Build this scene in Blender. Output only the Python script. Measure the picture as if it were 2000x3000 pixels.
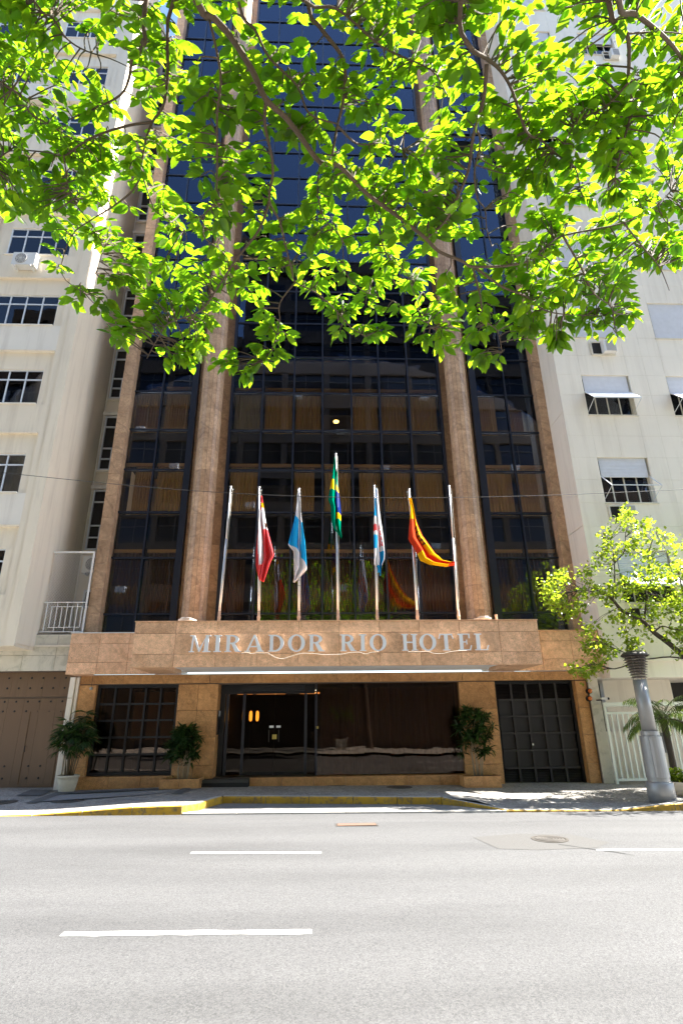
import bpy, math, random
import numpy as np
from mathutils import Vector, Matrix
for o in list(bpy.data.objects): bpy.data.objects.remove(o)
SC = bpy.context.scene
COL = SC.collection
rnd = random.Random(7)
# ------------------------------------------------------------------ camera
H = 1.7
F, PITCH, YAW, ROLL = 1611.5, 0.36016, 0.041476, -0.0117   # focal length in pixels of the 2000 x 3000 photograph
cp, sp, cy_, sy_ = math.cos(PITCH), math.sin(PITCH), math.cos(YAW), math.sin(YAW)
FW = Vector((sy_*cp, cy_*cp, sp)); RT0 = Vector((cy_, -sy_, 0)); UP0 = RT0.cross(FW)
RT = RT0*math.cos(ROLL) + UP0*math.sin(ROLL); UP = UP0*math.cos(ROLL) - RT0*math.sin(ROLL)
cam = bpy.data.cameras.new('camera'); camo = bpy.data.objects.new('camera', cam); COL.objects.link(camo)
cam.sensor_fit = 'HORIZONTAL'; cam.sensor_width = 24.0; cam.lens = 24.0*F/2000*(682/1024)/(2/3)
cam.lens = 24.0*F/2000; cam.clip_end = 600; cam.clip_start = 0.05
M = Matrix.Identity(4)
for i in range(3): M[i][0] = RT[i]; M[i][1] = UP[i]; M[i][2] = -FW[i]
M[2][3] = H
camo.matrix_world = M
SC.camera = camo
SC.render.resolution_x = 682; SC.render.resolution_y = 1024
# ------------------------------------------------------------------ light
SUN_EL, SUN_AZ = math.radians(51), math.radians(88.8)      # sun high on the right, along the street
sd = Vector((math.cos(SUN_EL)*math.sin(SUN_AZ), math.cos(SUN_EL)*math.cos(SUN_AZ), math.sin(SUN_EL)))
w = bpy.data.worlds.new('World'); SC.world = w; w.use_nodes = True
nt = w.node_tree; bg = nt.nodes['Background']
sky = nt.nodes.new('ShaderNodeTexSky'); sky.sky_type = 'NISHITA'; sky.sun_disc = False
sky.sun_elevation = SUN_EL; sky.sun_rotation = SUN_AZ; sky.air_density = 1.0; sky.dust_density = 0.4; sky.ozone_density = 2.2
nt.links.new(sky.outputs[0], bg.inputs[0]); bg.inputs[1].default_value = 0.075
sl = bpy.data.lights.new('sun', 'SUN'); sl.energy = 4.8; sl.angle = math.radians(0.55); sl.color = (1, .955, .88)
slo = bpy.data.objects.new('sun', sl); COL.objects.link(slo); slo.location = (30, 0, 40)
slo.rotation_mode = 'QUATERNION'; slo.rotation_quaternion = (-sd).to_track_quat('-Z', 'Y')
SC.view_settings.view_transform = 'Standard'; SC.view_settings.look = 'None'
SC.view_settings.exposure = 2.65; SC.view_settings.gamma = 1
SC.render.engine = 'CYCLES'
try:
    SC.cycles.max_bounces = 8; SC.cycles.transparent_max_bounces = 12; SC.cycles.diffuse_bounces = 4; SC.cycles.glossy_bounces = 3
except Exception: pass
# ------------------------------------------------------------------ pixel helpers
def ray(px, py):
    d = RT*((px-1000)/F) - UP*((py-1500)/F) + FW
    return d/d.y
def W(px, py, Y):
    d = ray(px, py); return Vector((d.x*Y, Y, H+d.z*Y))
def G(px, py, z=0.0):
    d = ray(px, py); Y = (z-H)/d.z; return Vector((d.x*Y, Y, z))
TILT = -0.009
def gz(x): return TILT*x                                     # the street falls gently to the right
# ------------------------------------------------------------------ objects
def obj(name, me, parent=None, loc=None, rot=None, mat=None):
    o = bpy.data.objects.new(name, me); COL.objects.link(o)
    if parent is not None: o.parent = parent
    if loc is not None: o.location = loc
    if rot is not None: o.rotation_euler = rot
    if mat is not None and me is not None and not me.materials: me.materials.append(mat)
    return o
def tag(o, label=None, cat=None, group=None, kind=None):
    if label: o['label'] = label
    if cat: o['category'] = cat
    if group: o['group'] = group
    if kind: o['kind'] = kind
    return o
def empty(name, loc=(0, 0, 0), label=None, cat=None, group=None, rotz=0):
    o = bpy.data.objects.new(name, None); COL.objects.link(o); o.location = loc; o.rotation_euler = (0, 0, rotz)
    o.empty_display_size = .2
    return tag(o, label, cat, group)
def copy_tree(o, parent=None):
    c = o.copy(); COL.objects.link(c); c.parent = parent
    for ch in list(o.children): copy_tree(ch, c)
    return c
class MB:
    def __init__(s): s.v = []; s.f = []; s.m = []; s.mi = 0
    def add(s, vs, fs):
        b = len(s.v); s.v += [tuple(p) for p in vs]; s.f += [tuple(b+i for i in f) for f in fs]; s.m += [s.mi]*len(fs); return s
    def box(s, x0, x1, y0, y1, z0, z1):
        return s.add([(x0,y0,z0),(x1,y0,z0),(x1,y1,z0),(x0,y1,z0),(x0,y0,z1),(x1,y0,z1),(x1,y1,z1),(x0,y1,z1)],
                     [(0,3,2,1),(4,5,6,7),(0,1,5,4),(1,2,6,5),(2,3,7,6),(3,0,4,7)])
    def slab(s, x0, x1, y0, y1, z0, z1, c=.005):             # a slab whose front (-Y) edges are chamfered
        a = [(x0+c,y0,z0+c),(x1-c,y0,z0+c),(x1-c,y0,z1-c),(x0+c,y0,z1-c)]
        b = [(x0,y0+c,z0),(x1,y0+c,z0),(x1,y0+c,z1),(x0,y0+c,z1)]; d = [(p[0],y1,p[2]) for p in b]
        fs = [(0,1,2,3)]
        for k in range(4):
            j = (k+1) % 4; fs += [(k,4+k,4+j,j),(4+k,8+k,8+j,4+j)]
        return s.add(a+b+d, fs+[(11,10,9,8)])
    def lathe(s, prof, n=20, c=(0,0,0), a0=0.0, cap=True):
        vs = []; fs = []
        for r, z in prof:
            for k in range(n):
                a = a0+2*math.pi*k/n; vs.append((c[0]+r*math.cos(a), c[1]+r*math.sin(a), c[2]+z))
        for i in range(len(prof)-1):
            for k in range(n):
                j = (k+1) % n; fs.append((i*n+k, i*n+j, (i+1)*n+j, (i+1)*n+k))
        if cap: fs.append(tuple(range(n-1, -1, -1))); fs.append(tuple((len(prof)-1)*n+k for k in range(n)))
        return s.add(vs, fs)
    def tube(s, pts, r, n=8):
        pts = [Vector(p) for p in pts]; m = len(pts)
        rs = r if isinstance(r, (list, tuple)) else [r]*m
        vs = []; fs = []; prev = None
        for i in range(m):
            t = (pts[min(i+1, m-1)]-pts[max(i-1, 0)]).normalized()
            if prev is None:
                prev = t.orthogonal().normalized()
            a = (prev - t*prev.dot(t)).normalized(); b = t.cross(a); prev = a
            for k in range(n):
                q = 2*math.pi*k/n; vs.append(pts[i] + (a*math.cos(q)+b*math.sin(q))*rs[i])
        for i in range(m-1):
            for k in range(n):
                j = (k+1) % n; fs.append((i*n+k, i*n+j, (i+1)*n+j, (i+1)*n+k))
        fs.append(tuple(range(n-1, -1, -1))); fs.append(tuple((m-1)*n+k for k in range(n)))
        return s.add(vs, fs)
    def bar(s, p, q, wx, wy):
        p = Vector(p); q = Vector(q); t = (q-p).normalized()
        a = Vector((0,1,0)); a = (a-t*a.dot(t)); a = a.normalized() if a.length > .1 else Vector((1,0,0)); b = t.cross(a)
        vs = [e+a*(wy/2*i)+b*(wx/2*j) for e in (p, q) for i, j in ((-1,-1),(-1,1),(1,1),(1,-1))]
        return s.add(vs, [(3,2,1,0),(4,5,6,7),(0,1,5,4),(1,2,6,5),(2,3,7,6),(3,0,4,7)])
    def prism(s, poly, y0, y1):                              # polygon in x,z (counter-clockwise seen from -Y) pushed back in y
        n = len(poly)
        vs = [(x,y0,z) for x,z in poly]+[(x,y1,z) for x,z in poly]
        return s.add(vs, [tuple(range(n)), tuple(range(2*n-1, n-1, -1))]+[(i, i+n, (i+1)%n+n, (i+1)%n) for i in range(n)])
    def mesh(s, name, mats, smooth=False):
        me = bpy.data.meshes.new(name); me.from_pydata(s.v, [], s.f)
        for m in (mats if isinstance(mats, (list, tuple)) else [mats]): me.materials.append(m)
        if any(s.m): me.polygons.foreach_set('material_index', s.m)
        if smooth: me.polygons.foreach_set('use_smooth', [True]*len(me.polygons))
        me.update(); return me
    def build(s, name, mats, parent=None, smooth=False, loc=None):
        return obj(name, s.mesh(name, mats, smooth), parent, loc)
SLABS = {}
def slab_piece(name, x0, x1, y0, th, z0, z1, mat, parent, c=.005, gap=.003, rot=None):
    wx = x1-x0-2*gap; hz = z1-z0-2*gap
    key = (name, round(wx, 3), round(hz, 3), th, mat.name, c)
    if key not in SLABS: SLABS[key] = MB().slab(-wx/2, wx/2, 0, th, -hz/2, hz/2, c).mesh(name, mat)
    return obj(name, SLABS[key], parent, ((x0+x1)/2, y0, (z0+z1)/2), rot)
# ------------------------------------------------------------------ materials
def new_mat(name):
    m = bpy.data.materials.new(name); m.use_nodes = True; n = m.node_tree
    for x in list(n.nodes): n.nodes.remove(x)
    return m, n
def N(n, t, **k):
    x = n.nodes.new(t)
    for a, b in k.items():
        if a.startswith('i_'): x.inputs[a[2:].replace('_', ' ')].default_value = b
        else: setattr(x, a, b)
    return x
def ramp(n, fac, stops):
    r = n.nodes.new('ShaderNodeValToRGB'); e = r.color_ramp.elements
    while len(e) < len(stops): e.new(.5)
    for i, (p, c) in enumerate(stops): e[i].position = p; e[i].color = (*c, 1)
    n.links.new(fac, r.inputs[0]); return r.outputs[0]
def mixc(n, fac, a, b, mode='MIX'):
    x = n.nodes.new('ShaderNodeMix'); x.data_type = 'RGBA'; x.blend_type = mode
    for sock, v in ((x.inputs[0], fac), (x.inputs[6], a), (x.inputs[7], b)):
        if isinstance(v, bpy.types.NodeSocket): n.links.new(v, sock)
        elif isinstance(v, (int, float)): sock.default_value = v
        else: sock.default_value = (*v, 1)
    return x.outputs[2]
def coords(n, world=True, scale=(1,1,1)):
    if world: g = n.nodes.new('ShaderNodeNewGeometry').outputs['Position']
    else: g = n.nodes.new('ShaderNodeTexCoord').outputs['Object']
    mp = n.nodes.new('ShaderNodeMapping'); mp.inputs['Scale'].default_value = scale; n.links.new(g, mp.inputs[0]); return mp.outputs[0]
def noise(n, vec, scale, detail=4, rough=.55, dist=0.0):
    x = n.nodes.new('ShaderNodeTexNoise'); x.inputs['Scale'].default_value = scale; x.inputs['Detail'].default_value = detail
    x.inputs['Roughness'].default_value = rough; x.inputs['Distortion'].default_value = dist; n.links.new(vec, x.inputs['Vector']); return x.outputs['Fac']
def finish(m, n, col, rough=.6, bump=None, bd=.01, metal=0.0, spec=.5, bs=.6):
    p = n.nodes.new('ShaderNodeBsdfPrincipled'); o = n.nodes.new('ShaderNodeOutputMaterial')
    if isinstance(col, bpy.types.NodeSocket): n.links.new(col, p.inputs['Base Color'])
    else: p.inputs['Base Color'].default_value = (*col, 1)
    if isinstance(rough, bpy.types.NodeSocket): n.links.new(rough, p.inputs['Roughness'])
    else: p.inputs['Roughness'].default_value = rough
    p.inputs['Metallic'].default_value = metal; p.inputs['Specular IOR Level'].default_value = spec
    if bump is not None:
        b = n.nodes.new('ShaderNodeBump'); b.inputs['Strength'].default_value = bs; b.inputs['Distance'].default_value = bd
        n.links.new(bump, b.inputs['Height']); n.links.new(b.outputs[0], p.inputs['Normal'])
    n.links.new(p.outputs[0], o.inputs[0]); return p
def objrand(n): return n.nodes.new('ShaderNodeObjectInfo').outputs['Random']
def simple(name, col, rough=.6, var=.12, sc=3.0, metal=0.0, bump=0.0, spec=.5, fine=60):
    m, n = new_mat(name); v = coords(n); a = noise(n, v, sc, 6); b = noise(n, v, fine, 3)
    c = mixc(n, a, tuple(x*(1-var) for x in col), tuple(min(1, x*(1+var)) for x in col))
    finish(m, n, c, rough, b if bump else None, bump, metal, spec); return m
def granite(name, light, dark, vein, rough=.35, vs_=.5):
    m, n = new_mat(name); v = coords(n); r = objrand(n)
    off = n.nodes.new('ShaderNodeVectorMath'); off.operation = 'ADD'; n.links.new(v, off.inputs[0])
    cx = n.nodes.new('ShaderNodeMath'); cx.operation = 'MULTIPLY'; cx.inputs[1].default_value = 37.0; n.links.new(r, cx.inputs[0])
    cb = n.nodes.new('ShaderNodeCombineXYZ')
    for k in range(3): n.links.new(cx.outputs[0], cb.inputs[k])
    n.links.new(cb.outputs[0], off.inputs[1]); v = off.outputs[0]
    big = noise(n, v, 1.7, 5, .6, .6); mid = noise(n, v, 11, 4, .6); sp_ = noise(n, v, 75, 3, .7)
    c = ramp(n, big, [(.3, dark), (.55, light), (.8, tuple(x*1.12 for x in light))])
    c = mixc(n, ramp(n, mid, [(.35, (.55,.55,.55)), (.65, (1.08,1.05,1.0))]), (0,0,0), c, 'MULTIPLY') if False else mixc(n, .8, c, ramp(n, mid, [(.3, (.72,.68,.64)), (.65, (1.08,1.06,1.04))]), 'MULTIPLY')
    c = mixc(n, .75, c, ramp(n, sp_, [(.36, (.34,.29,.25)), (.48, (1,1,1)), (.66, (1.25,1.22,1.16))]), 'MULTIPLY')
    wv = n.nodes.new('ShaderNodeTexWave'); wv.inputs['Scale'].default_value = .55; wv.inputs['Distortion'].default_value = 9; wv.inputs['Detail'].default_value = 4
    wv.bands_direction = 'DIAGONAL'; n.links.new(v, wv.inputs['Vector'])
    c = mixc(n, ramp(n, wv.outputs['Fac'], [(.0, (vs_,)*3), (.035, (0,0,0)), (1, (0,0,0))]), c, vein)
    rr = n.nodes.new('ShaderNodeMapRange'); rr.inputs[3].default_value = .86; rr.inputs[4].default_value = 1.1; n.links.new(r, rr.inputs[0])
    sc_ = n.nodes.new('ShaderNodeVectorMath'); sc_.operation = 'SCALE'; n.links.new(c, sc_.inputs[0]); n.links.new(rr.outputs[0], sc_.inputs['Scale'])
    finish(m, n, sc_.outputs[0], rough, sp_, .0012, spec=.4); return m
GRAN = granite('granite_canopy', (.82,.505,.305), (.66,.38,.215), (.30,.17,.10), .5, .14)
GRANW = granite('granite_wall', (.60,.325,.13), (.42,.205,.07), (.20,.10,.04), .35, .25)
GRANP = granite('granite_pier', (.55,.375,.235), (.39,.255,.155), (.15,.095,.06), .45, .35)
JOINT = simple('joint_mortar', (.16,.12,.09), .9)
SOFF = simple('soffit_white', (.80,.79,.76), .6, .04)
BLACKM = simple('black_metal', (.010,.010,.011), .45, .2, spec=.4)
NAVY = simple('navy_aluminium', (.014,.017,.028), .35, .2, spec=.5)
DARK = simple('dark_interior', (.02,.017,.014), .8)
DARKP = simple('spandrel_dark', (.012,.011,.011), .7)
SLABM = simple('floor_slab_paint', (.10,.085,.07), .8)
PELM = simple('pelmet_wood', (.66,.43,.20), .6, .15)
STEEL = None
def steel(name, col, rough, aniso=0, metal=1.0):
    m, n = new_mat(name); v = coords(n, True, (4, 4, 60) if aniso else (1,1,1)); a = noise(n, v, 5, 5); b = noise(n, coords(n), 2.3, 5)
    c = mixc(n, b, tuple(x*.75 for x in col), col)
    finish(m, n, c, ramp(n, a, [(.3, (rough*.7,)*3), (.7, (rough*1.3,)*3)]), None, metal=metal); return m
STEEL = steel('brushed_steel', (.95,.95,.95), .45, 1, .1)
GALV = steel('galvanised_steel', (.42,.405,.385), .45, 0, .35)
POLEM = steel('pole_aluminium', (.70,.70,.70), .35, 0, .5)
WHITEP = simple('white_paint', (.78,.77,.74), .5, .06)
RUST = simple('rusty_white', (.45,.33,.25), .7, .5, 14)
def wall_mat(name, col, stain, rough=.85):
    m, n = new_mat(name); v = coords(n); vs = coords(n, True, (2.2, 2.2, .16))
    a = noise(n, v, .7, 6, .6); st = noise(n, vs, 1.6, 6, .65); f = noise(n, v, 45, 4)
    c = mixc(n, ramp(n, a, [(.35, (0,0,0)), (.75, (.6,.6,.6))]), col, tuple(x*.88 for x in col))
    c = mixc(n, ramp(n, st, [(.50, (0,0,0)), (.68, (.45,.45,.45))]), c, stain)
    finish(m, n, c, rough, f, .004); return m
CREAM = wall_mat('cream_render', (.82,.715,.555), (.56,.46,.34))
CREAM2 = wall_mat('white_render', (.82,.755,.645), (.57,.50,.41))
PANEL = wall_mat('stone_panel_white', (.83,.765,.64), (.66,.59,.48))
REVEAL = wall_mat('window_reveal', (.66,.62,.52), (.4,.36,.3))
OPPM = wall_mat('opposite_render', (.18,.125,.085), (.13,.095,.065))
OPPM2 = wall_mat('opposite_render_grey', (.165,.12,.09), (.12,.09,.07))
def marble():
    m, n = new_mat('white_marble'); v = coords(n); a = noise(n, v, 3.2, 8, .65, 1.6); b = noise(n, v, 1.1, 5)
    c = ramp(n, a, [(.38, (.36,.37,.34)), (.5, (.58,.57,.52)), (.7, (.66,.64,.58))])
    c = mixc(n, b, c, (.62,.57,.44)); finish(m, n, c, .35, spec=.4); return m
MARB = marble()
def glass(name, tint, ior, wob=.0, sc=.9, refl=(.85,.9,1)):
    m, n = new_mat(name); t = n.nodes.new('ShaderNodeBsdfTransparent'); g = n.nodes.new('ShaderNodeBsdfGlossy'); f = n.nodes.new('ShaderNodeFresnel')
    t.inputs[0].default_value = (*tint, 1); g.inputs[0].default_value = (*refl, 1); g.inputs['Roughness'].default_value = .004
    f.inputs['IOR'].default_value = ior
    mx = n.nodes.new('ShaderNodeMixShader'); o = n.nodes.new('ShaderNodeOutputMaterial')
    if wob:
        x = noise(n, coords(n), sc, 2); b = n.nodes.new('ShaderNodeBump'); b.inputs['Distance'].default_value = wob; b.inputs['Strength'].default_value = 1
        n.links.new(x, b.inputs['Height']); n.links.new(b.outputs[0], g.inputs['Normal']); n.links.new(b.outputs[0], f.inputs['Normal'])
    n.links.new(f.outputs[0], mx.inputs[0]); n.links.new(t.outputs[0], mx.inputs[1]); n.links.new(g.outputs[0], mx.inputs[2]); n.links.new(mx.outputs[0], o.inputs[0])
    return m
GLASS = glass('tinted_glass', (.965,.895,.79), 1.68, .0016, .8, (.58,.72,1.0))
GLASSG = glass('shop_glass', (.58,.47,.38), 1.6, .0035, .9, (.62,.55,.50))
GLASSD = glass('door_glass', (.5,.42,.36), 1.36, .003, .9, (.6,.55,.5))
GLASSW = glass('window_glass', (.75,.75,.75), 1.5, .006)
def curtain_mat(name, col):
    m, n = new_mat(name); v = coords(n, True, (3,3,.15)); a = noise(n, v, 7, 3); r = objrand(n)
    c = mixc(n, a, tuple(x*.72 for x in col), col); c = mixc(n, r, c, tuple(x*.78 for x in col)); finish(m, n, c, .9, spec=.1); return m
CURT = curtain_mat('curtain_tan', (.90,.66,.37))
CURTW = curtain_mat('curtain_white', (.78,.74,.66))
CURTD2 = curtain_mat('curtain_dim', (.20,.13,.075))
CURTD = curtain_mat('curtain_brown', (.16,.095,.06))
def asphalt():
    m, n = new_mat('asphalt'); v = coords(n); a = noise(n, v, 190, 3, .7); b = noise(n, v, 55, 3, .7); l = noise(n, coords(n, True, (.14, .75, 1)), 1.3, 7, .65); s2 = noise(n, coords(n, True, (.5, 2.2, 1)), 3.0, 6, .7)
    vo = n.nodes.new('ShaderNodeTexVoronoi'); vo.inputs['Scale'].default_value = 75; n.links.new(v, vo.inputs['Vector'])
    c = ramp(n, a, [(.28, (.036,.036,.037)), (.5, (.084,.084,.086)), (.72, (.140,.140,.142))])
    c = mixc(n, .55, c, ramp(n, b, [(.3, (.6,.6,.6)), (.5, (1,1,1)), (.75, (1.3,1.3,1.28))]), 'MULTIPLY')
    c = mixc(n, .8, c, ramp(n, vo.outputs['Color'], [(.05, (.62,.62,.62)), (.5, (1,1,1)), (.9, (1.22,1.22,1.2))]), 'MULTIPLY')
    c = mixc(n, 1.0, c, ramp(n, l, [(.3, (.80,.80,.80)), (.55, (1,1,1)), (.75, (1.08,1.08,1.07))]), 'MULTIPLY')
    c = mixc(n, ramp(n, s2, [(.63, (0,0,0)), (.74, (.35,.35,.35))]), c, (.045,.044,.043))
    tr_ = n.nodes.new('ShaderNodeTexWave'); tr_.bands_direction = 'Y'; tr_.inputs['Scale'].default_value = .21; tr_.inputs['Distortion'].default_value = 1.2; tr_.inputs['Detail'].default_value = 3; n.links.new(coords(n, True, (.12, 1, 1)), tr_.inputs['Vector'])
    c = mixc(n, 1.0, c, ramp(n, tr_.outputs['Fac'], [(.0, (.93,.93,.93)), (.5, (1,1,1)), (1, (1.02,1.02,1.02))]), 'MULTIPLY')
    sp2 = noise(n, v, 9, 5, .7); c = mixc(n, ramp(n, sp2, [(.66, (0,0,0)), (.74, (.35,.35,.35))]), c, (.05,.049,.048))
    finish(m, n, c, .8, a, .004, spec=.4); return m
ASPH = asphalt()
def mosaic():
    m, n = new_mat('mosaic_paving'); v = coords(n); vo = n.nodes.new('ShaderNodeTexVoronoi'); vo.feature = 'DISTANCE_TO_EDGE'; vo.inputs['Scale'].default_value = 17
    n.links.new(v, vo.inputs['Vector']); v2 = n.nodes.new('ShaderNodeTexVoronoi'); v2.inputs['Scale'].default_value = 17; n.links.new(v, v2.inputs['Vector'])
    c = ramp(n, v2.outputs['Color'], [(.0, (.24,.23,.215)), (.5, (.36,.345,.32)), (1, (.46,.44,.41))])
    c = mixc(n, .8, c, ramp(n, noise(n, v, 1.1, 6, .6), [(.3, (.62,.6,.58)), (.65, (1.05,1.04,1.02))]), 'MULTIPLY')
    c = mixc(n, ramp(n, vo.outputs['Distance'], [(.0, (.75,.75,.75)), (.09, (0,0,0))]), c, (.10,.09,.08))
    finish(m, n, c, .75, vo.outputs['Distance'], .02); return m
MOSA = mosaic()
def yellow():
    m, n = new_mat('yellow_kerb_paint'); v = coords(n); a = noise(n, v, 9, 7, .7, .4); b = noise(n, v, 40, 4)
    c = mixc(n, ramp(n, noise(n, v, 2.5, 5), [(.35, (0,0,0)), (.7, (1,1,1))]), (.52,.30,.014), (.36,.20,.014))
    c = mixc(n, ramp(n, a, [(.50, (0,0,0)), (.62, (.8,.8,.8))]), c, (.13,.10,.06))
    finish(m, n, c, .7, b, .012); return m
YEL = yellow()
CONC = simple('kerb_concrete', (.45,.43,.39), .85, .2, 5, bump=.008)
def paintline():
    m, n = new_mat('road_paint'); v = coords(n); a = noise(n, v, 60, 5, .7); b = noise(n, v, 4, 5)
    c = mixc(n, ramp(n, a, [(.53, (0,0,0)), (.68, (.7,.7,.7))]), (.66,.655,.63), (.17,.17,.165)); finish(m, n, c, .6); return m
LINE = paintline()
IRON = simple('cast_iron', (.065,.058,.05), .6, .3, 12, bump=.006)
IRONR = simple('rusty_iron', (.15,.085,.058), .75, .3, 12, bump=.006)
def wood():
    m, n = new_mat('garage_boards'); v = coords(n, True, (9, 9, .35)); a = noise(n, v, 3, 6, .6); r = objrand(n)
    c = mixc(n, a, (.105,.060,.028), (.225,.132,.066)); c = mixc(n, r, c, (.15,.085,.042)); finish(m, n, c, .55, a, .002); return m
WOOD = wood()
def bark(name, a_, b_):
    m, n = new_mat(name); v = coords(n, True, (1,1,.5)); a = noise(n, v, 14, 6, .65); b = noise(n, v, 60, 4)
    c = mixc(n, a, a_, b_); finish(m, n, c, .9, b, .01); return m
BARK = bark('bark_brown', (.055,.038,.026), (.135,.095,.068))
BARK2 = bark('bark_dark', (.04,.03,.022), (.10,.075,.055))
def leafmat(name, c0, c1, t0, t1, tr=.5, rough=.45):
    m, n = new_mat(name); v = coords(n); a = noise(n, v, 5, 3); at = n.nodes.new('ShaderNodeAttribute'); at.attribute_name = 'lv'
    rr = at.outputs['Fac']
    d = mixc(n, rr, c0, c1); t = mixc(n, rr, t0, t1)
    p = n.nodes.new('ShaderNodeBsdfPrincipled'); p.inputs['Roughness'].default_value = rough; p.inputs['Specular IOR Level'].default_value = .35
    n.links.new(d, p.inputs['Base Color']); tl = n.nodes.new('ShaderNodeBsdfTranslucent'); n.links.new(t, tl.inputs[0])
    mx = n.nodes.new('ShaderNodeMixShader'); mx.inputs[0].default_value = tr; o = n.nodes.new('ShaderNodeOutputMaterial')
    n.links.new(p.outputs[0], mx.inputs[1]); n.links.new(tl.outputs[0], mx.inputs[2]); n.links.new(mx.outputs[0], o.inputs[0]); return m
LEAF = leafmat('leaf_green', (.06,.13,.012), (.10,.17,.018), (.19,.44,.008), (.38,.60,.012), .62)
LEAF2 = leafmat('leaf_small', (.05,.11,.016), (.085,.14,.02), (.32,.47,.02), (.52,.62,.035), .55, .32)
LEAFD = leafmat('leaf_dark', (.018,.045,.012), (.04,.085,.02), (.06,.12,.012), (.09,.15,.02), .3, .4)
LEAFP = leafmat('leaf_palm', (.035,.075,.018), (.06,.11,.022), (.12,.20,.02), (.18,.24,.03), .35, .4)
def emit(name, col, s):
    m, n = new_mat(name); e = n.nodes.new('ShaderNodeEmission'); e.inputs[0].default_value = (*col, 1); e.inputs[1].default_value = s
    o = n.nodes.new('ShaderNodeOutputMaterial'); n.links.new(e.outputs[0], o.inputs[0]); return m
AMBER = emit('lamp_amber', (1, .42, .05), 1.2)
WARM = emit('lamp_strip', (1, .45, .12), .45)
SPOT = emit('spot_lamp', (1, .85, .6), 1.6)
YLAMP = emit('room_lamp', (1, .72, .2), 1.0)
POTM = simple('pot_ceramic', (.60,.54,.42), .8, .15, 18, bump=.012)
SOIL = simple('soil', (.05,.035,.025), .95)
ORANGE = simple('orange_lens', (.65,.17,.03), .25, .1)
ALUW = simple('white_aluminium', (.66,.68,.70), .4, .06)
SHUT = simple('shutter_slat', (.58,.60,.64), .45, .12, 6)
ACM = simple('ac_white', (.70,.69,.65), .5, .08)
ACG = simple('ac_grille', (.16,.16,.16), .6)
CABLE = simple('cable_black', (.02,.02,.02), .6)
CABW = simple('cable_white', (.72,.68,.58), .6)
PAPER = simple('paper_notice', (.75,.74,.7), .7, .02)
PAPY = simple('yellow_notice', (.60,.45,.10), .7, .05)
GATEP = simple('gate_paint', (.68,.71,.62), .45, .05)
# ================================================================== GROUND
def tilted_sheet(name, x0, x1, y0, y1, dz, mat, nx=2, parent=None):
    mb = MB(); vs = []; fs = []
    for i in range(nx+1):
        x = x0+(x1-x0)*i/nx; vs += [(x, y0, gz(x)+dz), (x, y1, gz(x)+dz)]
    for i in range(nx): fs.append((2*i, 2*i+2, 2*i+3, 2*i+1))
    mb.add(vs, fs); return mb.build(name, mat, parent)
tag(tilted_sheet('ground', -150, 150, -150, 150, -.05, simple('bare_ground', (.2,.19,.17), .9)), kind='structure')
road = tag(tilted_sheet('road', -60, 60, 1.4, 11.93, 0, ASPH), kind='structure')
def line_mark(p, q, wd):
    mb = MB(); n = 14; vs = []; fs = []
    for i in range(n+1):
        x = p[0]+(q[0]-p[0])*i/n; y = p[1]+(q[1]-p[1])*i/n; e = .012
        vs += [(x, y-wd/2+rnd.uniform(-e, e), gz(x)+.004), (x, y+wd/2+rnd.uniform(-e, e), gz(x)+.004)]
    for i in range(n): fs.append((2*i, 2*i+2, 2*i+3, 2*i+1))
    mb.add(vs, fs); return mb.build('lane_marking', LINE, road)
line_mark((-1.74, 8.70), (.03, 8.64), .10); line_mark((-2.17, 5.70), (-.06, 5.66), .105); line_mark((3.82, 8.60), (7.6, 8.55), .10)
line_mark((-8.6, 8.72), (-5.6, 8.70), .10); line_mark((4.1, 5.64), (7.4, 5.6), .105)
# tar crack and worn patch beside the manhole
pc = MB(); pts = [(3.45,9.0),(3.62,8.85),(3.72,8.72),(3.86,8.62),(4.0,8.5),(4.1,8.38),(4.16,8.25)]
for a, b in zip(pts[:-1], pts[1:]):
    wd = .02+.014*rnd.random(); pc.add([(a[0], a[1]-wd, gz(a[0])+.005), (b[0], b[1]-wd, gz(b[0])+.005), (b[0], b[1]+wd*.4, gz(b[0])+.005), (a[0], a[1]+wd*.4, gz(a[0])+.005)], [(0,1,2,3)])
pc.build('tar_crack', simple('tar', (.03,.03,.03), .8), road)
pt = MB(); po = [(2.35,9.55),(2.5,8.75),(3.0,8.65),(3.9,8.75),(4.25,9.1),(3.9,9.75),(3.1,9.8)]
pt.add([(x, y, gz(x)+.003) for x, y in po], [tuple(range(len(po)))])
def patchm():
    m, n = new_mat('asphalt_patch'); v = coords(n); a = noise(n, v, 150, 3, .7)
    finish(m, n, ramp(n, a, [(.3, (.036,.035,.034)), (.7, (.105,.102,.098))]), .85, a, .004); return m
pt.build('asphalt_patch', patchm(), road)

FRONT = [(-30,11.93),(-8.2,11.93),(-2.62,11.93),(-2.36,12.25),(-2.06,13.2),(2.55,12.78),(3.62,11.93),(7.0,11.93),(30,11.93)]
def front(x):
    for (a, ya), (b, yb) in zip(FRONT[:-1], FRONT[1:]):
        if x <= b: return ya+(yb-ya)*(x-a)/(b-a)
    return 11.93
def sm(t): t = min(1, max(0, t)); return t*t*(3-2*t)
def sw(x, y):
    ty = min(1, max(0, (y-11.9)/3.2)); z = gz(x)+.16
    z -= .16*sm((-2.8-x)/3.2)*(1-.62*ty)*(1-sm((-9.5-x)/1.5))
    z -= .14*sm((x-3.0)/.8)*(1-sm((x-6.6)/.6))*(1-ty)
    return z
xs = sorted(set([f[0] for f in FRONT]+[-20+.4*i for i in range(101)])); NY = 9
mb = MB(); vs = []; fs = []
for x in xs:
    y0 = front(x)+.12
    for j in range(NY+1):
        y = y0+(17.8-y0)*(j/NY)**1.3; vs.append((x, y, sw(x, y)))
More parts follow.
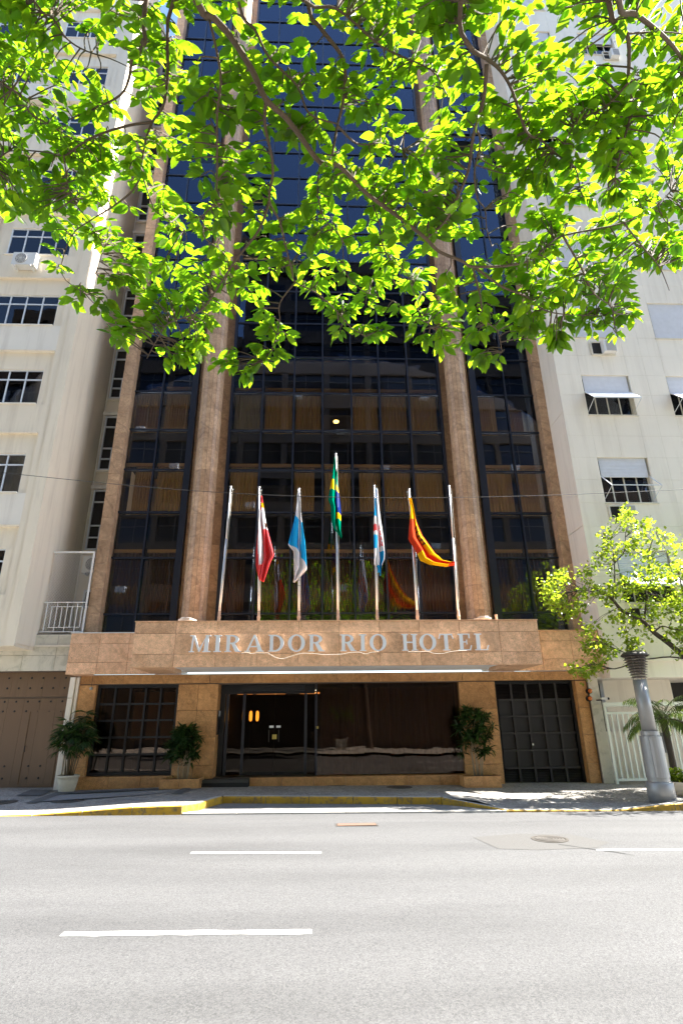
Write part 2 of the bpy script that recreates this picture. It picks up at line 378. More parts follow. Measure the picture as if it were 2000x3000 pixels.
for i in range(len(xs)-1):
    for j in range(NY): a = i*(NY+1)+j; fs.append((a, a+NY+1, a+NY+2, a+1))
mb.add(vs, fs); sidewalk = tag(mb.build('pavement', MOSA), kind='structure')
kerb = tag(MB().box(-30, -29.8, 11.94, 12.04, .2, .3).build('kerb', CONC), kind='structure')
def kstone(p, q, h0=None):
    d = Vector((q[0]-p[0], q[1]-p[1], 0)); L = d.length; t = d/L; nrm = Vector((-t.y, t.x, 0)); g = .006
    a = Vector((p[0], p[1], 0))+t*g; b = Vector((q[0], q[1], 0))-t*g; vs = []
    for e in (a, b):
        zt = sw(e.x, e.y+.05)+.006+rnd.uniform(-.003, .003); zb = gz(e.x)-.04
        for off, z in ((.0, zb), (0.0, max(zt-.02, zb+.01)), (.02, zt), (.15, zt), (.15, zb)):
            u = e+nrm*off; vs.append((u.x, u.y, z))
    m = MB(); m.mi = 0; m.add(vs, [(0,5,6,1),(1,6,7,2)]); m.mi = 1
    b0 = len(m.v); m.add(vs, [(2,7,8,3),(3,8,9,4),(0,1,2,3,4),(9,8,7,6,5)]); m.build('kerb_stone', [YEL, CONC], kerb)
for (a, ya), (b, yb) in zip(FRONT[:-1], FRONT[1:]):
    a = max(a, -13); b = min(b, 13)
    if b <= a: continue
    n = max(1, round(math.hypot(b-a, yb-ya)/1.0))
    for k in range(n):
        kstone((a+(b-a)*k/n, ya+(yb-ya)*k/n), (a+(b-a)*(k+1)/n, ya+(yb-ya)*(k+1)/n))
# drop-off bay: paved sheet and flush stone edge
mb = MB(); vs = []; fs = []; bx = [-2.5+.1*i for i in range(62)]
for x in bx: vs += [(x, 12.06, gz(x)+.02), (x, max(front(x), 12.07), gz(x)+.03)]
for i in range(len(bx)-1): fs.append((2*i, 2*i+2, 2*i+3, 2*i+1))
mb.add(vs, fs); tag(mb.build('bay_paving', simple('bay_stone', (.17,.165,.16), .85, .35, 16, bump=.01)), kind='structure')
for k in range(6):
    x0 = -2.6+1.04*k; x1 = x0+1.03
    m = MB(); m.add([(x0,11.9,gz(x0)-.03),(x1,11.9,gz(x1)-.03),(x1,11.9,gz(x1)+.03),(x0,11.9,gz(x0)+.03),(x0,12.07,gz(x0)-.03),(x1,12.07,gz(x1)-.03),(x1,12.07,gz(x1)+.033),(x0,12.07,gz(x0)+.033)],
      [(0,1,2,3),(3,2,6,7),(5,4,7,6),(4,0,3,7),(1,5,6,2)]); m.build('kerb_stone', CONC, kerb)
def manhole(x, y, z, r, mat, label, rings=4, group=None):
    e = empty('manhole_cover', (x, y, z), label, 'manhole', group)
    m = MB()
    for i in range(rings):
        r0 = r*(.2+.2*i); m.lathe([(r0, .004), (r0, .012), (r0+.03, .012), (r0+.03, .004)], 32, cap=False)
    m.build('raised_ring', mat, e)
    MB().lathe([(r, -.02), (r, .006), (r*.02, .006)], 36, cap=False).build('lid', mat, e)
    MB().lathe([(r+.01, -.02), (r+.01, .008), (r+.05, .008), (r+.05, -.02)], 36, cap=False).build('rim', IRON, e); return e
c = G(1610, 2460, -.03); manhole(c.x, c.y, gz(c.x)+.002, .22, simple('worn_iron', (.085,.078,.07), .6, .3, 14), 'round ribbed manhole cover in the road asphalt')
for px, py, r, lab in ((210,2342,.36,'dark round cover in the pavement before the garage'),(985,2303,.26,'dark round cover in the pavement before the entrance step'),(1170,2309,.26,'dark round cover in the pavement before the lobby glass'),(0,2348,.3,'dark round cover at the left edge of the pavement')):
    c = G(px, py, .13); manhole(c.x, c.y, sw(c.x, c.y)+.001, r, IRON, lab, 3)
c0 = G(990, 2417, 0); e = empty('drain_cover', (.64, 10.7, gz(.64)), 'rusty rectangular iron drain cover in the road', 'drain')
MB().box(-.33,.33,-.10,.10,-.03,.012).build('lid', IRONR, e)
m = MB(); m.box(-.36,-.335,-.13,.13,-.03,.006); m.box(.335,.36,-.13,.13,-.03,.006); m.box(-.335,.335,-.13,-.105,-.03,.006); m.box(-.335,.335,.105,.13,-.03,.006); m.build('frame', IRON, e)
# dark asphalt repair strips in the left pavement
def strip(pp, dz, mat):
    m = MB(); m.add([(x, y, sw(x, y)+dz) for x, y in pp], [tuple(range(len(pp)))]); return m.build('paving_repair', mat, sidewalk)
REP = simple('repair_cement', (.12,.115,.11), .85, .25, 9, bump=.006); REP2 = simple('repair_cement_light', (.24,.235,.23), .85, .2, 9)
for q in ([(100,2349),(420,2338),(600,2320),(160,2334)],):
    strip([(G(a, b, .12).x, G(a, b, .12).y) for a, b in q], .012, REP2)
for q in ([(75,2352),(105,2352),(200,2326),(160,2328)], [(500,2338),(530,2338),(565,2318),(540,2318)], [(160,2331),(160,2327),(540,2318),(550,2321)], [(46,2336),(90,2322),(155,2322),(120,2335)]):
    strip([(G(a, b, .12).x, G(a, b, .12).y) for a, b in q], .018, REP)

# ================================================================== HOTEL
hotel = empty('hotel_building', (0, 15.3, 0), 'tall dark glass hotel with brown granite columns and projecting canopy', 'hotel')
HO = Vector((0, 15.3, 0))
def hpart(mb, name, mat, parent=None, smooth=False):
    p = hotel if parent is None else parent
    mb.v = [(x, y-HO.y, z) for x, y, z in mb.v] if parent is None else mb.v
    return mb.build(name, mat, p, smooth)
class HB(MB): pass
def hbuild(mb, name, mat, parent=hotel, smooth=False):
    """coordinates are world; parents inside the hotel all sit at the hotel origin"""
    mb.v = [(x, y-HO.y, z) for x, y, z in mb.v]; return mb.build(name, mat, parent, smooth)
def hslab(x0, x1, y0, th, z0, z1, mat, parent, name='granite_slab', **k): return slab_piece(name, x0, x1, y0-HO.y, th, z0, z1, mat, parent, **k)
YG = 15.70; TOP = 38.5; RS = .0896*YG
ZR = [3.86, H+.18*YG, H+.2844*YG]
z = H+.3751*YG
while z < TOP: ZR.append(z); z += RS
NR = len(ZR)-1
def is_vision(r): return r >= 1 and (r-1) % 2 == 0
BAYS = [[-6.14, -5.16, -4.17], [-2.90, -1.90, -.87, .07, 1.02, 1.96, 2.93, 3.97], [5.19, 6.20, 7.20]]
cw = hbuild(MB().box(-6.2, 7.3, 15.9, 15.93, 3.5, 3.8), 'curtain_wall', NAVY)
OPEN = {(0,1,14): 30, (1,0,12): 24, (1,0,10): 24, (1,5,12): 20, (2,0,14): 26}
panes = {}
def pane(x0, x1, z0, z1, tilt):
    wx = x1-x0-.05; hz = z1-z0-.05; key = (round(wx, 3), round(hz, 3))
    if key not in panes: panes[key] = MB().box(-wx/2, wx/2, -.005, .005, -hz, 0).mesh('pane', GLASS)
    return obj('pane', panes[key], cw, ((x0+x1)/2, YG-HO.y, z1-.025), (-math.radians(tilt) if tilt else rnd.uniform(-.0012, .0012), 0, rnd.uniform(-.001, .001)))
for b, xs_ in enumerate(BAYS):
    for i, x in enumerate(xs_):
        edge = i in (0, len(xs_)-1); wd = .09 if edge else .05
        x0, x1 = x-wd/2, x+wd/2
        if edge and b == 0 and i: x1 += .10
        if edge and b == 2 and not i: x0 -= .12
        hbuild(MB().box(x0, x1, YG-.06, YG+.12, 3.8, TOP), 'mullion', NAVY, cw)
    for r in range(1, NR+1):
        hbuild(MB().box(xs_[0]+.045, xs_[-1]-.045, YG-.045, YG+.10, ZR[r]-.022, ZR[r]+.022), 'transom', NAVY, cw)
    for r in range(NR):
        for c in range(len(xs_)-1): pane(xs_[c], xs_[c+1], ZR[r], ZR[r+1], OPEN.get((b, c, r), 0))
# rooms behind the glass
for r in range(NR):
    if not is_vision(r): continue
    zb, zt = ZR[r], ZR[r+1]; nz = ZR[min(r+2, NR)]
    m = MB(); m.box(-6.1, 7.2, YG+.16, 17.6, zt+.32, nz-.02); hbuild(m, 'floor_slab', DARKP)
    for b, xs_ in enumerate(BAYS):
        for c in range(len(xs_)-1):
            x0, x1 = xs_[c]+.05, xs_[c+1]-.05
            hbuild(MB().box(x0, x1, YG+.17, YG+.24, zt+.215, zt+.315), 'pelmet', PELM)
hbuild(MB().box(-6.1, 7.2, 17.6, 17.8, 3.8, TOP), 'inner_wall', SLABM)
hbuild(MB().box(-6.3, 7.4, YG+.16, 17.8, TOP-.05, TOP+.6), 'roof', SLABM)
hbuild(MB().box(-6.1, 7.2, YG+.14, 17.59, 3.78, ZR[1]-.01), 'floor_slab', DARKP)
cur = []
for k in range(4):
    rr = random.Random(k); m = MB(); n = 54; vs = []; fs = []; ph = rr.random()*6; hz = 1.65
    for i in range(n+1):
        u = i/n; x = (u-.5)*.84; y = .028*math.sin(u*math.pi*2*(8+k*.7)+ph)+.012*math.sin(u*19+k)
        vs += [(x, y*1.3, 0), (x+.006*math.sin(u*40), y*.8, hz)]
    for i in range(n): fs.append((2*i, 2*i+2, 2*i+3, 2*i+1))
    m.add(vs, fs); cur.append((m.mesh('curtain', CURT, True), m.mesh('curtain', CURTW, True), m.mesh('curtain', CURTD2, True)))
for r in range(NR):
    if not is_vision(r) or r > 20: continue
    for b, xs_ in enumerate(BAYS):
        for c in range(len(xs_)-1):
            if (b, c, r) == (1, 3, 5) or (r > 1 and rnd.random() < .025): continue
            wd = xs_[c+1]-xs_[c]; full = 1.0 if rnd.random() < .88 else rnd.uniform(.6, .85)
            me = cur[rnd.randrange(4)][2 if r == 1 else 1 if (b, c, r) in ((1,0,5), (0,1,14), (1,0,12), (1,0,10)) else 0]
            o = obj('curtain', me, hotel, (xs_[c]+wd*.5+rnd.choice((-1, 1))*(1-full)*wd*.45, YG+.30-HO.y, ZR[r]+.02)); o.scale = (wd*.98*full/.84*.9, 1, (ZR[r+1]-ZR[r]+.22)/1.65)
hbuild(MB().lathe([(.0,-.03),(.09,-.02),(.1,.02),(.0,.03)], 16, (.55, 16.9, 11.45), cap=False), 'room_lamp', YLAMP)
# granite piers, columns and the walls behind the columns
CH = RS/2
def stack(x0, x1, yf, th, parent, mat, z0=3.80, step=CH):
    zz = z0
    while zz < TOP-.1: hslab(x0, x1, yf, th, zz, zz+step, mat, parent); zz += step
for x0, x1 in ((-6.40, -6.05), (7.14, 7.42)):
    pier = hbuild(MB().box(x0+.03, x1-.03, 15.43, 16.4, 3.4, TOP), 'pier', JOINT)
    stack(x0, x1, 15.40, .36, pier, GRANP)
for x0, x1 in ((-4.02, -2.95), (4.02, 5.02)):
    bw = hbuild(MB().box(x0, x1, YG+.15, YG+.3, 3.4, TOP), 'column_back_wall', JOINT)
    xm = (x0+x1)/2
    for a, b_ in ((x0, xm), (xm, x1)): stack(a, b_, YG+.11, .04, bw, GRANP, step=CH*2)
crs = MB()
nf = 16
for k in range(nf):
    a0 = 2*math.pi*(k+.5)/nf; a1 = 2*math.pi*(k+1.5)/nf; R_ = .335; c_ = .006
    # each facet a touch apart from its neighbour, so the vertical joints show
    for lo, hi, rr in ((0+.003, CH-.003, R_),):
        d0, d1 = a0+.012, a1-.012
        v = [(rr*math.cos(d0), rr*math.sin(d0), lo), (rr*math.cos(d1), rr*math.sin(d1), lo), (rr*math.cos(d1), rr*math.sin(d1), hi), (rr*math.cos(d0), rr*math.sin(d0), hi)]
        u = [(p[0]*.95, p[1]*.95, p[2]) for p in v]
        crs.add(v+u, [(0,1,2,3),(0,4,5,1),(1,5,6,2),(2,6,7,3),(3,7,4,0)])
crme = crs.mesh('granite_course', GRANP)
for x in (-3.475, 4.47):
    col = hbuild(MB().lathe([(.322, 3.4), (.322, TOP)], nf, (x, 15.36, 0), math.pi/nf), 'column', JOINT); zz = 3.80
    while zz < TOP-.1: obj('granite_course', crme, col, (x, 15.36-HO.y, zz)); zz += CH
# ---- canopy
CX0, CX1, CY, CZ0, CZ1 = -4.13, 5.01, 12.60, 2.80, 3.81
can = hbuild(MB().box(CX0+.03, CX1-.03, CY+.03, 14.66, 2.95, CZ1-.03), 'canopy', JOINT)
m = MB(); m.box(CX0+.03, CX0+.64, CY+.03, 14.6, CZ0+.005, 2.95); m.box(CX1-.64, CX1-.03, CY+.03, 14.6, CZ0+.005, 2.95); m.box(CX0+.64, CX1-.64, CY+.03, CY+.09, CZ0+.005, 2.95)
hbuild(m, 'edge_beam', GRAN, can)
hbuild(MB().box(CX0+.64, CX1-.64, CY+.09, 15.26, 2.90, 2.949), 'soffit', SOFF, can)
hbuild(MB().lathe([(.16, 2.885), (.19, 2.90)], 24, (-2.0, 13.3, 0)), 'downlight', SOFF, can)
rows = [CZ0, 3.08, 3.53, CZ1-.02]; ns = 10
for i in range(ns):
    for a, b_ in zip(rows[:-1], rows[1:]): hslab(CX0+(CX1-CX0)*i/ns, CX0+(CX1-CX0)*(i+1)/ns, CY, .03, a, b_, GRAN, can)
for x, sgn in ((CX0, -1), (CX1, 1)):
    for i in range(2):
        ya, yb = CY+.03+(14.6-CY-.03)*i/2, CY+.03+(14.6-CY-.03)*(i+1)/2
        for a, b_ in zip(rows[:-1], rows[1:]):
            m = MB(); x0, x1 = (x, x+.03) if sgn < 0 else (x-.03, x); m.box(x0, x1, ya+.003, yb-.003, a+.003, b_-.003); hbuild(m, 'granite_slab', GRAN, can)
hbuild(MB().box(CX0-.015, CX1+.015, CY-.015, 14.62, CZ1-.018, CZ1), 'coping', GRAN, can)
for x0, x1, nn in ((-6.38, CX0, 3), (CX1, 7.45, 3)):
    wing = hbuild(MB().box(x0+.03, x1-.001 if x1 > 6 else x1, 14.63, 15.40, 2.93, 3.83), 'canopy_wing', JOINT)
    wr = [2.82, 3.11, 3.57, 3.84]
    for i in range(nn):
        for a, b_ in zip(wr[:-1], wr[1:]): hslab(x0+(x1-x0)*i/nn, x0+(x1-x0)*(i+1)/nn, 14.60, .03, a, b_, GRAN, wing)
    xe = x0 if x0 < 0 else x1-.03
    for a, b_ in zip(wr[:-1], wr[1:]): hbuild(MB().box(xe, xe+.029, 14.632, 15.5, a+.003, b_-.003), 'granite_slab', GRAN, wing)
    hbuild(MB().box(x0-.01 if x0 < 0 else x0+.02, x1+.01 if x1 > 0 else x1-.02, 14.58, 15.5, 3.842, 3.858), 'coping', SOFF if x0 < 0 else GRAN, wing)
    hbuild(MB().box(x0+.03, x1-.03, 14.63, 14.70, 2.823, 2.93), 'edge_beam', GRAN, wing)
    a, b_ = (x0+.45, CX0+.64) if x0 < 0 else (CX1-.64, x1-.35)
    hbuild(MB().box(a, b_, 14.70, 15.28, 2.86, 2.90) if True else None, 'soffit', SOFF, wing)
    c0, c1 = (x0+.031, x0+.45) if x0 < 0 else (x1-.35, x1-.031)
    hbuild(MB().box(c0, c1, 14.70, 15.28, 2.826, 2.90), 'soffit_return', GRAN, wing)
# ---- sign letters
def gl_rect(x0, x1, z0, z1): return [(x0,z0),(x1,z0),(x1,z1),(x0,z1)]
def arc_strip(cx, cz, rx, rz, ix, iz, a0, a1, n, icx=None):
    icx = cx if icx is None else icx; o = []
    for k in range(n):
        p = math.radians(a0+(a1-a0)*k/n); q = math.radians(a0+(a1-a0)*(k+1)/n)
        o.append([(icx+ix*math.cos(p), cz+iz*math.sin(p)), (cx+rx*math.cos(p), cz+rz*math.sin(p)), (cx+rx*math.cos(q), cz+rz*math.sin(q)), (icx+ix*math.cos(q), cz+iz*math.sin(q))])
    return o
S, T = .19, .055
def stem(x, w=S, l=.09, r=.09): return [gl_rect(x, x+w, T, 1-T), gl_rect(x-l, x+w+r, 0, T), gl_rect(x-l, x+w+r, 1-T, 1)]
def bowl(x, cz, rz, rx, th):
    # bowl joining a stem on the left at x: two bars and a half ring
    b = .075; ix = rx-th
    return [gl_rect(x, x+.10, cz+rz-b, cz+rz), gl_rect(x, x+.10, cz-rz, cz-rz+b)] + arc_strip(x+.10, cz, rx-.10, rz, max(ix-.10, .02), rz-b, -90, 90, 14)
GLY = {
 'I': (.37, stem(.09)),
 'H': (.92, stem(.09)+stem(.64)+[gl_rect(.28, .64, .46, .54)]),
 'L': (.74, [gl_rect(.09,.28,T,1-T), gl_rect(0,.37,1-T,1), gl_rect(0,.66,0,T), [(.60,T),(.66,T),(.74,.30),(.69,.30)], [(.66,0),(.68,0),(.70,T),(.66,T)]]),
 'T': (.82, [gl_rect(.315,.505,T,.93), gl_rect(.225,.595,0,T), gl_rect(.06,.76,.93,1), [(.0,.70),(.05,.70),(.12,.93),(.06,.93)], [(.77,.70),(.82,.70),(.76,.93),(.70,.93)]]),
 'E': (.78, [gl_rect(.09,.28,T,1-T), gl_rect(0,.70,0,T), gl_rect(0,.68,1-T,1), gl_rect(.28,.46,.47,.53), gl_rect(.46,.51,.36,.64), [(.64,T),(.70,T),(.78,.30),(.73,.30)], [(.62,.72),(.67,.72),(.68,1-T),(.60,1-T)]]),
 'D': (.90, [gl_rect(.09,.28,T,1-T), gl_rect(0,.28,0,T), gl_rect(0,.28,1-T,1)] + bowl(.28, .5, .5, .62, .20)),
 'R': (.93, [gl_rect(.09,.28,T,1-T), gl_rect(0,.37,0,T), gl_rect(0,.28,1-T,1)] + bowl(.28, .735, .265, .50, .19) + [[(.60,.0),(.93,.0),(.93,.05),(.84,.05),(.56,.50),(.36,.468)]]),
 'O': (.94, arc_strip(.47, .5, .47, .515, .27, .45, 0, 360, 40)),
 'A': (1.0, [gl_rect(0,.30,0,T), gl_rect(.60,1.0,0,T), [(.10,T),(.19,T),(.50,.86),(.46,1)], [(.70,T),(.93,T),(.55,1),(.46,1)], gl_rect(.31,.62,.27,.34)]),
 'M': (1.18, [gl_rect(0,.28,0,T), gl_rect(.74,1.18,0,T), [(.10,T),(.18,T),(.235,.80),(.16,1-T)], gl_rect(.02,.28,1-T,1) , [(.235,.80),(.53,0),(.60,.05),(.56,.22),(.30,1-T),(.17,1-T)], [(.60,.05),(.90,1-T),(.85,.80),(.56,.22)], gl_rect(.86,1.16,1-T,1), [(.82,T),(1.04,T),(1.04,1-T),(.90,1-T),(.84,.74)]])}
def letter_mesh(ch):
    m = MB()
    for p in GLY[ch][1]:
        a = sum(p[i][0]*p[(i+1) % len(p)][1]-p[(i+1) % len(p)][0]*p[i][1] for i in range(len(p)))
        q = p if a > 0 else p[::-1]
        m.prism([(x/GLY[ch][0], z) for x, z in q], 0, 1)
    return m.mesh('letter', STEEL)
LM = {}
k574 = 900/1568
for ch, a, b_ in (('M',25,135),('I',150,188),('R',207,290),('A',308,405),('D',428,507),('O',528,615),('R',632,716),('R',795,877),('I',893,928),('O',945,1031),('H',1110,1190),('O',1200,1285),('T',1298,1375),('E',1398,1467),('L',1482,1554)):
    if ch not in LM: LM[ch] = letter_mesh(ch)
    xa = W(540+a*k574, 1890, CY-.06).x; xb = W(540+b_*k574, 1890, CY-.06).x
    o = obj('letter', LM[ch], can, (xa, CY-.075-HO.y, 3.115)); o.scale = (xb-xa, .035, .365)
    o['label'] = 'brushed steel capital letter ' + ch
# ---- ground-floor wall
YW = 15.30
wall = hbuild(MB().box(-6.27, -5.83, YW+.04, 16.2, -.1, 2.86).box(-3.70, -2.66, YW+.04, 16.2, -.1, 2.86).box(3.72, 4.70, YW+.04, 16.2, -.1, 2.86).box(6.90, 7.20, YW+.04, 16.2, -.2, 2.86)
   .box(-5.83, -3.70, YW+.04, 16.2, 2.61, 2.86).box(-2.66, 3.72, YW+.04, 16.2, 2.60, 2.86).box(4.70, 6.90, YW+.04, 16.2, 2.64, 2.86).box(-5.83, -3.70, YW+.04, 16.2, -.1, .40), 'ground_floor_wall', JOINT)
def clad(x0, x1, z0, z1, nx, nz, mat=GRANW, y=YW, th=.038):
    for i in range(nx):
        for j in range(nz): hslab(x0+(x1-x0)*i/nx, x0+(x1-x0)*(i+1)/nx, y, th, z0+(z1-z0)*j/nz, z0+(z1-z0)*(j+1)/nz, mat, wall)
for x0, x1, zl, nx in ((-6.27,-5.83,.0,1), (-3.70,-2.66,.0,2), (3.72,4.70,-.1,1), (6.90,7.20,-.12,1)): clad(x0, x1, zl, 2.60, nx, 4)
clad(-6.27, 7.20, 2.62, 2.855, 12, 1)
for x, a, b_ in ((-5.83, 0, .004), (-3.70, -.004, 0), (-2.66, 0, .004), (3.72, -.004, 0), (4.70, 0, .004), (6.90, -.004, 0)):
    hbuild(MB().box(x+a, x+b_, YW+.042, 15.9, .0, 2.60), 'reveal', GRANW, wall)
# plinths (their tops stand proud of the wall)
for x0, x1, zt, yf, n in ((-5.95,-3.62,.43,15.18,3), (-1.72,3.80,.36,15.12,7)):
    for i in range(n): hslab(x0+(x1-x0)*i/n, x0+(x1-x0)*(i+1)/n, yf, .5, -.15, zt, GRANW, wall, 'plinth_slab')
# left window: black grid of panes
lw = hbuild(MB().box(-5.83, -5.75, 15.42, 15.52, .43, 2.61).box(-3.78, -3.70, 15.42, 15.52, .43, 2.61).box(-5.75, -3.78, 15.42, 15.52, .43, .51).box(-5.75, -3.78, 15.42, 15.52, 2.53, 2.61), 'grid_window', BLACKM)
for i in range(1, 5): hbuild(MB().box(-5.75+1.97*i/5-.025, -5.75+1.97*i/5+.025, 15.41, 15.50, .51, 2.53), 'glazing_bar', BLACKM, lw)
for j in range(1, 5):
    for i in range(5): hbuild(MB().box(-5.75+1.97*i/5+.025, -5.75+1.97*(i+1)/5-.025, 15.42, 15.49, .51+2.02*j/5-.025, .51+2.02*j/5+.025), 'glazing_bar', BLACKM, lw)
for i in range(5):
    for j in range(5): hbuild(MB().box(-5.75+1.97*i/5+.01, -5.75+1.97*(i+1)/5-.01, 15.46, 15.468, .51+2.02*j/5+.01, .51+2.02*(j+1)/5-.01), 'pane', GLASSG, lw)
# interior room boxes
def room(x0, x1, y0, y1, z0, z1, mat, name='lobby'):
    t = .1
    return hbuild(MB().box(x0-t, x1+t, y1, y1+t, z0-t, z1+t).box(x0-t, x0, y0, y1, z0, z1).box(x1, x1+t, y0, y1, z0, z1).box(x0-t, x1+t, y0, y1, z0-t, z0).box(x0-t, x1+t, y0, y1, z1, z1+t), name, mat)
room(-5.83, -3.60, 16.21, 19, .3, 2.7, DARK, 'side_room')
for i in range(4): hbuild(MB().box(-5.4+.42*i, -5.05+.42*i, 17.2, 17.25, 1.2, 2.5), 'shutter_reflection', PELM) if i < 3 else None  # tan panels stand in for the opposite shutters mirrored in the grid window
lob = room(-2.56, 3.8, 16.21, 22, .36, 2.62, DARK)
# entrance: door frame, doors, notices
en = hbuild(MB().box(-2.66, -2.52, 15.72, 15.82, .36, 2.60).box(-2.52, -.12, 15.72, 15.80, 2.36, 2.60).box(-2.12, -.40, 15.55, 15.72, 2.42, 2.58), 'entrance_frame', BLACKM)
for x in (-2.46, -2.02, -.37, -.09): hbuild(MB().box(x-.035, x+.035, 15.74, 15.81, .36, 2.36), 'post', NAVY, en)
hbuild(MB().box(-2.66, -.09, 15.3, 16.2, .28, .36), 'threshold', simple('threshold_stone', (.07,.05,.035), .35), en)
for x0, x1 in ((-1.985,-1.20), (-1.19,-.405)):
    d = hbuild(MB().box(x0, x1, 15.77, 15.782, .40, 2.36), 'door', GLASSD, en)
    hbuild(MB().box(x0, x1, 15.76, 15.79, .362, .44), 'bottom_rail', BLACKM, d)
for x0, x1 in ((-2.42,-2.06), (-.33,-.13)): hbuild(MB().box(x0, x1, 15.77, 15.782, .37, 2.36), 'side_pane', GLASSD, en)
for x0, x1 in ((-1.33,-1.215), (-1.145,-1.03)): hbuild(MB().box(x0, x1, 15.752, 15.756, 1.50, 1.555), 'notice', PAPER, en)
for x0, x1 in ((-1.245,-1.20), (-1.19,-1.13)): hbuild(MB().box(x0, x1, 15.752, 15.756, 1.22, 1.335), 'notice', PAPY, en)
hbuild(MB().box(-1.34,-1.325, 15.70, 15.72, 1.15, 1.45), 'door_handle', IRON, en); hbuild(MB().box(-1.08,-1.065, 15.70, 15.72, 1.15, 1.45), 'door_handle', IRON, en)
hbuild(MB().box(-.10, -.03, 15.36, 15.364, 1.47, 1.53), 'notice', PAPY, en)
for i, (x0, x1) in enumerate(((-.06,.90),(.905,1.84),(1.845,2.78),(2.785,3.70))):
    o = hbuild(MB().box(x0, x1, 15.40, 15.412, .365, 2.59), 'lobby_pane', GLASSG, en)
hbuild(MB().box(-.10, -.06, 15.36, 15.9, .36, 2.60), 'post', NAVY, en)
hbuild(MB().box(-2.655, -2.63, 15.40, 15.70, 1.35, 1.95), 'intercom_panel', BLACKM, en)
hbuild(MB().box(-2.63, -2.62, 15.46, 15.62, 1.80, 1.93), 'keypad', ALUW, en)
m = MB()
for i in range(9): m.box(-2.9, -1.74, 14.98+.032*i, 14.995+.032*i, .03, .335-.0*i)
m.box(-2.9, -1.74, 15.28, 15.3, .03, .34); hbuild(m, 'entrance_grate', IRON, en)
hbuild(MB().box(-2.95, -1.73, 14.95, 15.3, -.1, .27), 'entrance_step', DARK, en)
m = MB(); n = 200; vs = []; fs = []
for i in range(n+1):
    u = i/n; x = .02+3.6*u; y = 15.78+.035*math.sin(u*150)+.02*math.sin(u*61); vs += [(x, y, .37), (x, y*.5+15.78*.5, 2.5)]
for i in range(n): fs.append((2*i, 2*i+2, 2*i+3, 2*i+1))
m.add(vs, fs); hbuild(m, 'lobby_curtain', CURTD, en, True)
# lobby lights
for x0, x1, y in ((-2.5,-2.1,18.2), (-2.0,-1.85,18.2), (-1.75,-.95,18.2), (-.55,.0,18.2)): hbuild(MB().box(x0*1.13, x1*1.13, y, y+.05, 2.45, 2.50), 'light_strip', WARM, lob)
rl = random.Random(3)
for i in range(16):
    x, y = rl.uniform(-2.8, .3), rl.uniform(17.5, 21.5); hbuild(MB().lathe([(.02, 0), (.02, .02)], 8, (x, y, 2.60)), 'spot_lamp', SPOT, lob)
for x in (-1.88, -1.70): hbuild(MB().lathe([(.005,0),(.042,.03),(.05,.15),(.042,.27),(.005,.3)], 12, (x*1.09, 17.6, 1.66)), 'wall_lamp', AMBER, lob, True)
# garage gate
gg = hbuild(MB().box(4.70, 4.78, 15.50, 15.62, -.05, 2.62).box(6.82, 6.90, 15.50, 15.62, -.05, 2.62).box(4.78, 6.82, 15.50, 15.62, -.05, .04).box(4.78, 6.82, 15.50, 15.62, 2.55, 2.62), 'garage_gate', BLACKM)
GX = [4.78+2.04*i/5 for i in range(6)]; GZ = [.04+2.51*j/6 for j in range(7)]; GM = simple('gate_panel', (.010,.0075,.0075), .55, .2); GM2 = simple('gate_bar', (.026,.021,.020), .6, .2)
for i in range(1, 5): hbuild(MB().box(GX[i]-.028, GX[i]+.028, 15.49, 15.56, .04, 2.55), 'gate_bar', GM2, gg)
for j in range(1, 6):
    for i in range(5): hbuild(MB().box(GX[i]+.029, GX[i+1]-.029, 15.488, 15.55, GZ[j]-.024, GZ[j]+.024), 'gate_bar', GM2, gg)
for i in range(5):
    for j in range(6):
        if j in (0, 5):
            for k in range(9):
                z0 = GZ[j]+.03+(GZ[j+1]-GZ[j]-.06)*k/9
                m = MB(); x0, x1 = GX[i]+.03, GX[i+1]-.03; m.add([(x0,15.52,z0),(x1,15.52,z0),(x1,15.55,z0+.035),(x0,15.55,z0+.035),(x0,15.53,z0-.004),(x1,15.53,z0-.004),(x1,15.56,z0+.031),(x0,15.56,z0+.031)], [(0,1,2,3),(7,6,5,4),(0,4,5,1),(2,6,7,3)]); hbuild(m, 'louvre', GM, gg)
        else: hbuild(MB().slab(GX[i]+.03, GX[i+1]-.03, 15.545, 15.58, GZ[j]+.022, GZ[j+1]-.022), 'gate_panel', GM, gg)
hbuild(MB().lathe([(.0,-.03),(.022,-.02),(.022,.02),(.0,.03)], 12, (5.6, 15.47, 1.02), cap=False), 'lock_knob', STEEL, gg)
hbuild(MB().box(4.70, 6.90, 15.64, 15.7, -.1, 2.64), 'gate_backing', DARK, gg)
# ================================================================== LEFT BUILDING
LY, LX = 14.25, -7.56
left = empty('apartment_building', (-9, LY, 0), 'cream rendered apartment block left of the hotel', 'building')
def part(root, mb, name, mat, parent=None, smooth=False):
    o = root.location; mb.v = [(x-o.x, y-o.y, z-o.z) for x, y, z in mb.v]
    return mb.build(name, mat, parent or root, smooth)
LTOP = 33.0; LS = 2.81; LZ0 = 7.60-LS
RX = -8.06                                                   # right edge of the window recesses
part(left, MB().box(-17, LX-.34, LY+.16, 20, 3.56, LTOP).box(LX-.34, LX, LY+.02, 17.1, 3.56, LTOP), 'core', CREAM)
part(left, MB().box(RX, LX-.28, LY, LY+.17, 3.56, LTOP), 'corner_wall', CREAM)
part(left, MB().box(LX-.28, LX-.005, LY-.035, LY+.10, 3.5, LTOP), 'pilaster', CREAM)
wins = [(-10.35, RX), (-13.6, -10.85)]
nfl = int((LTOP-LZ0)/LS)
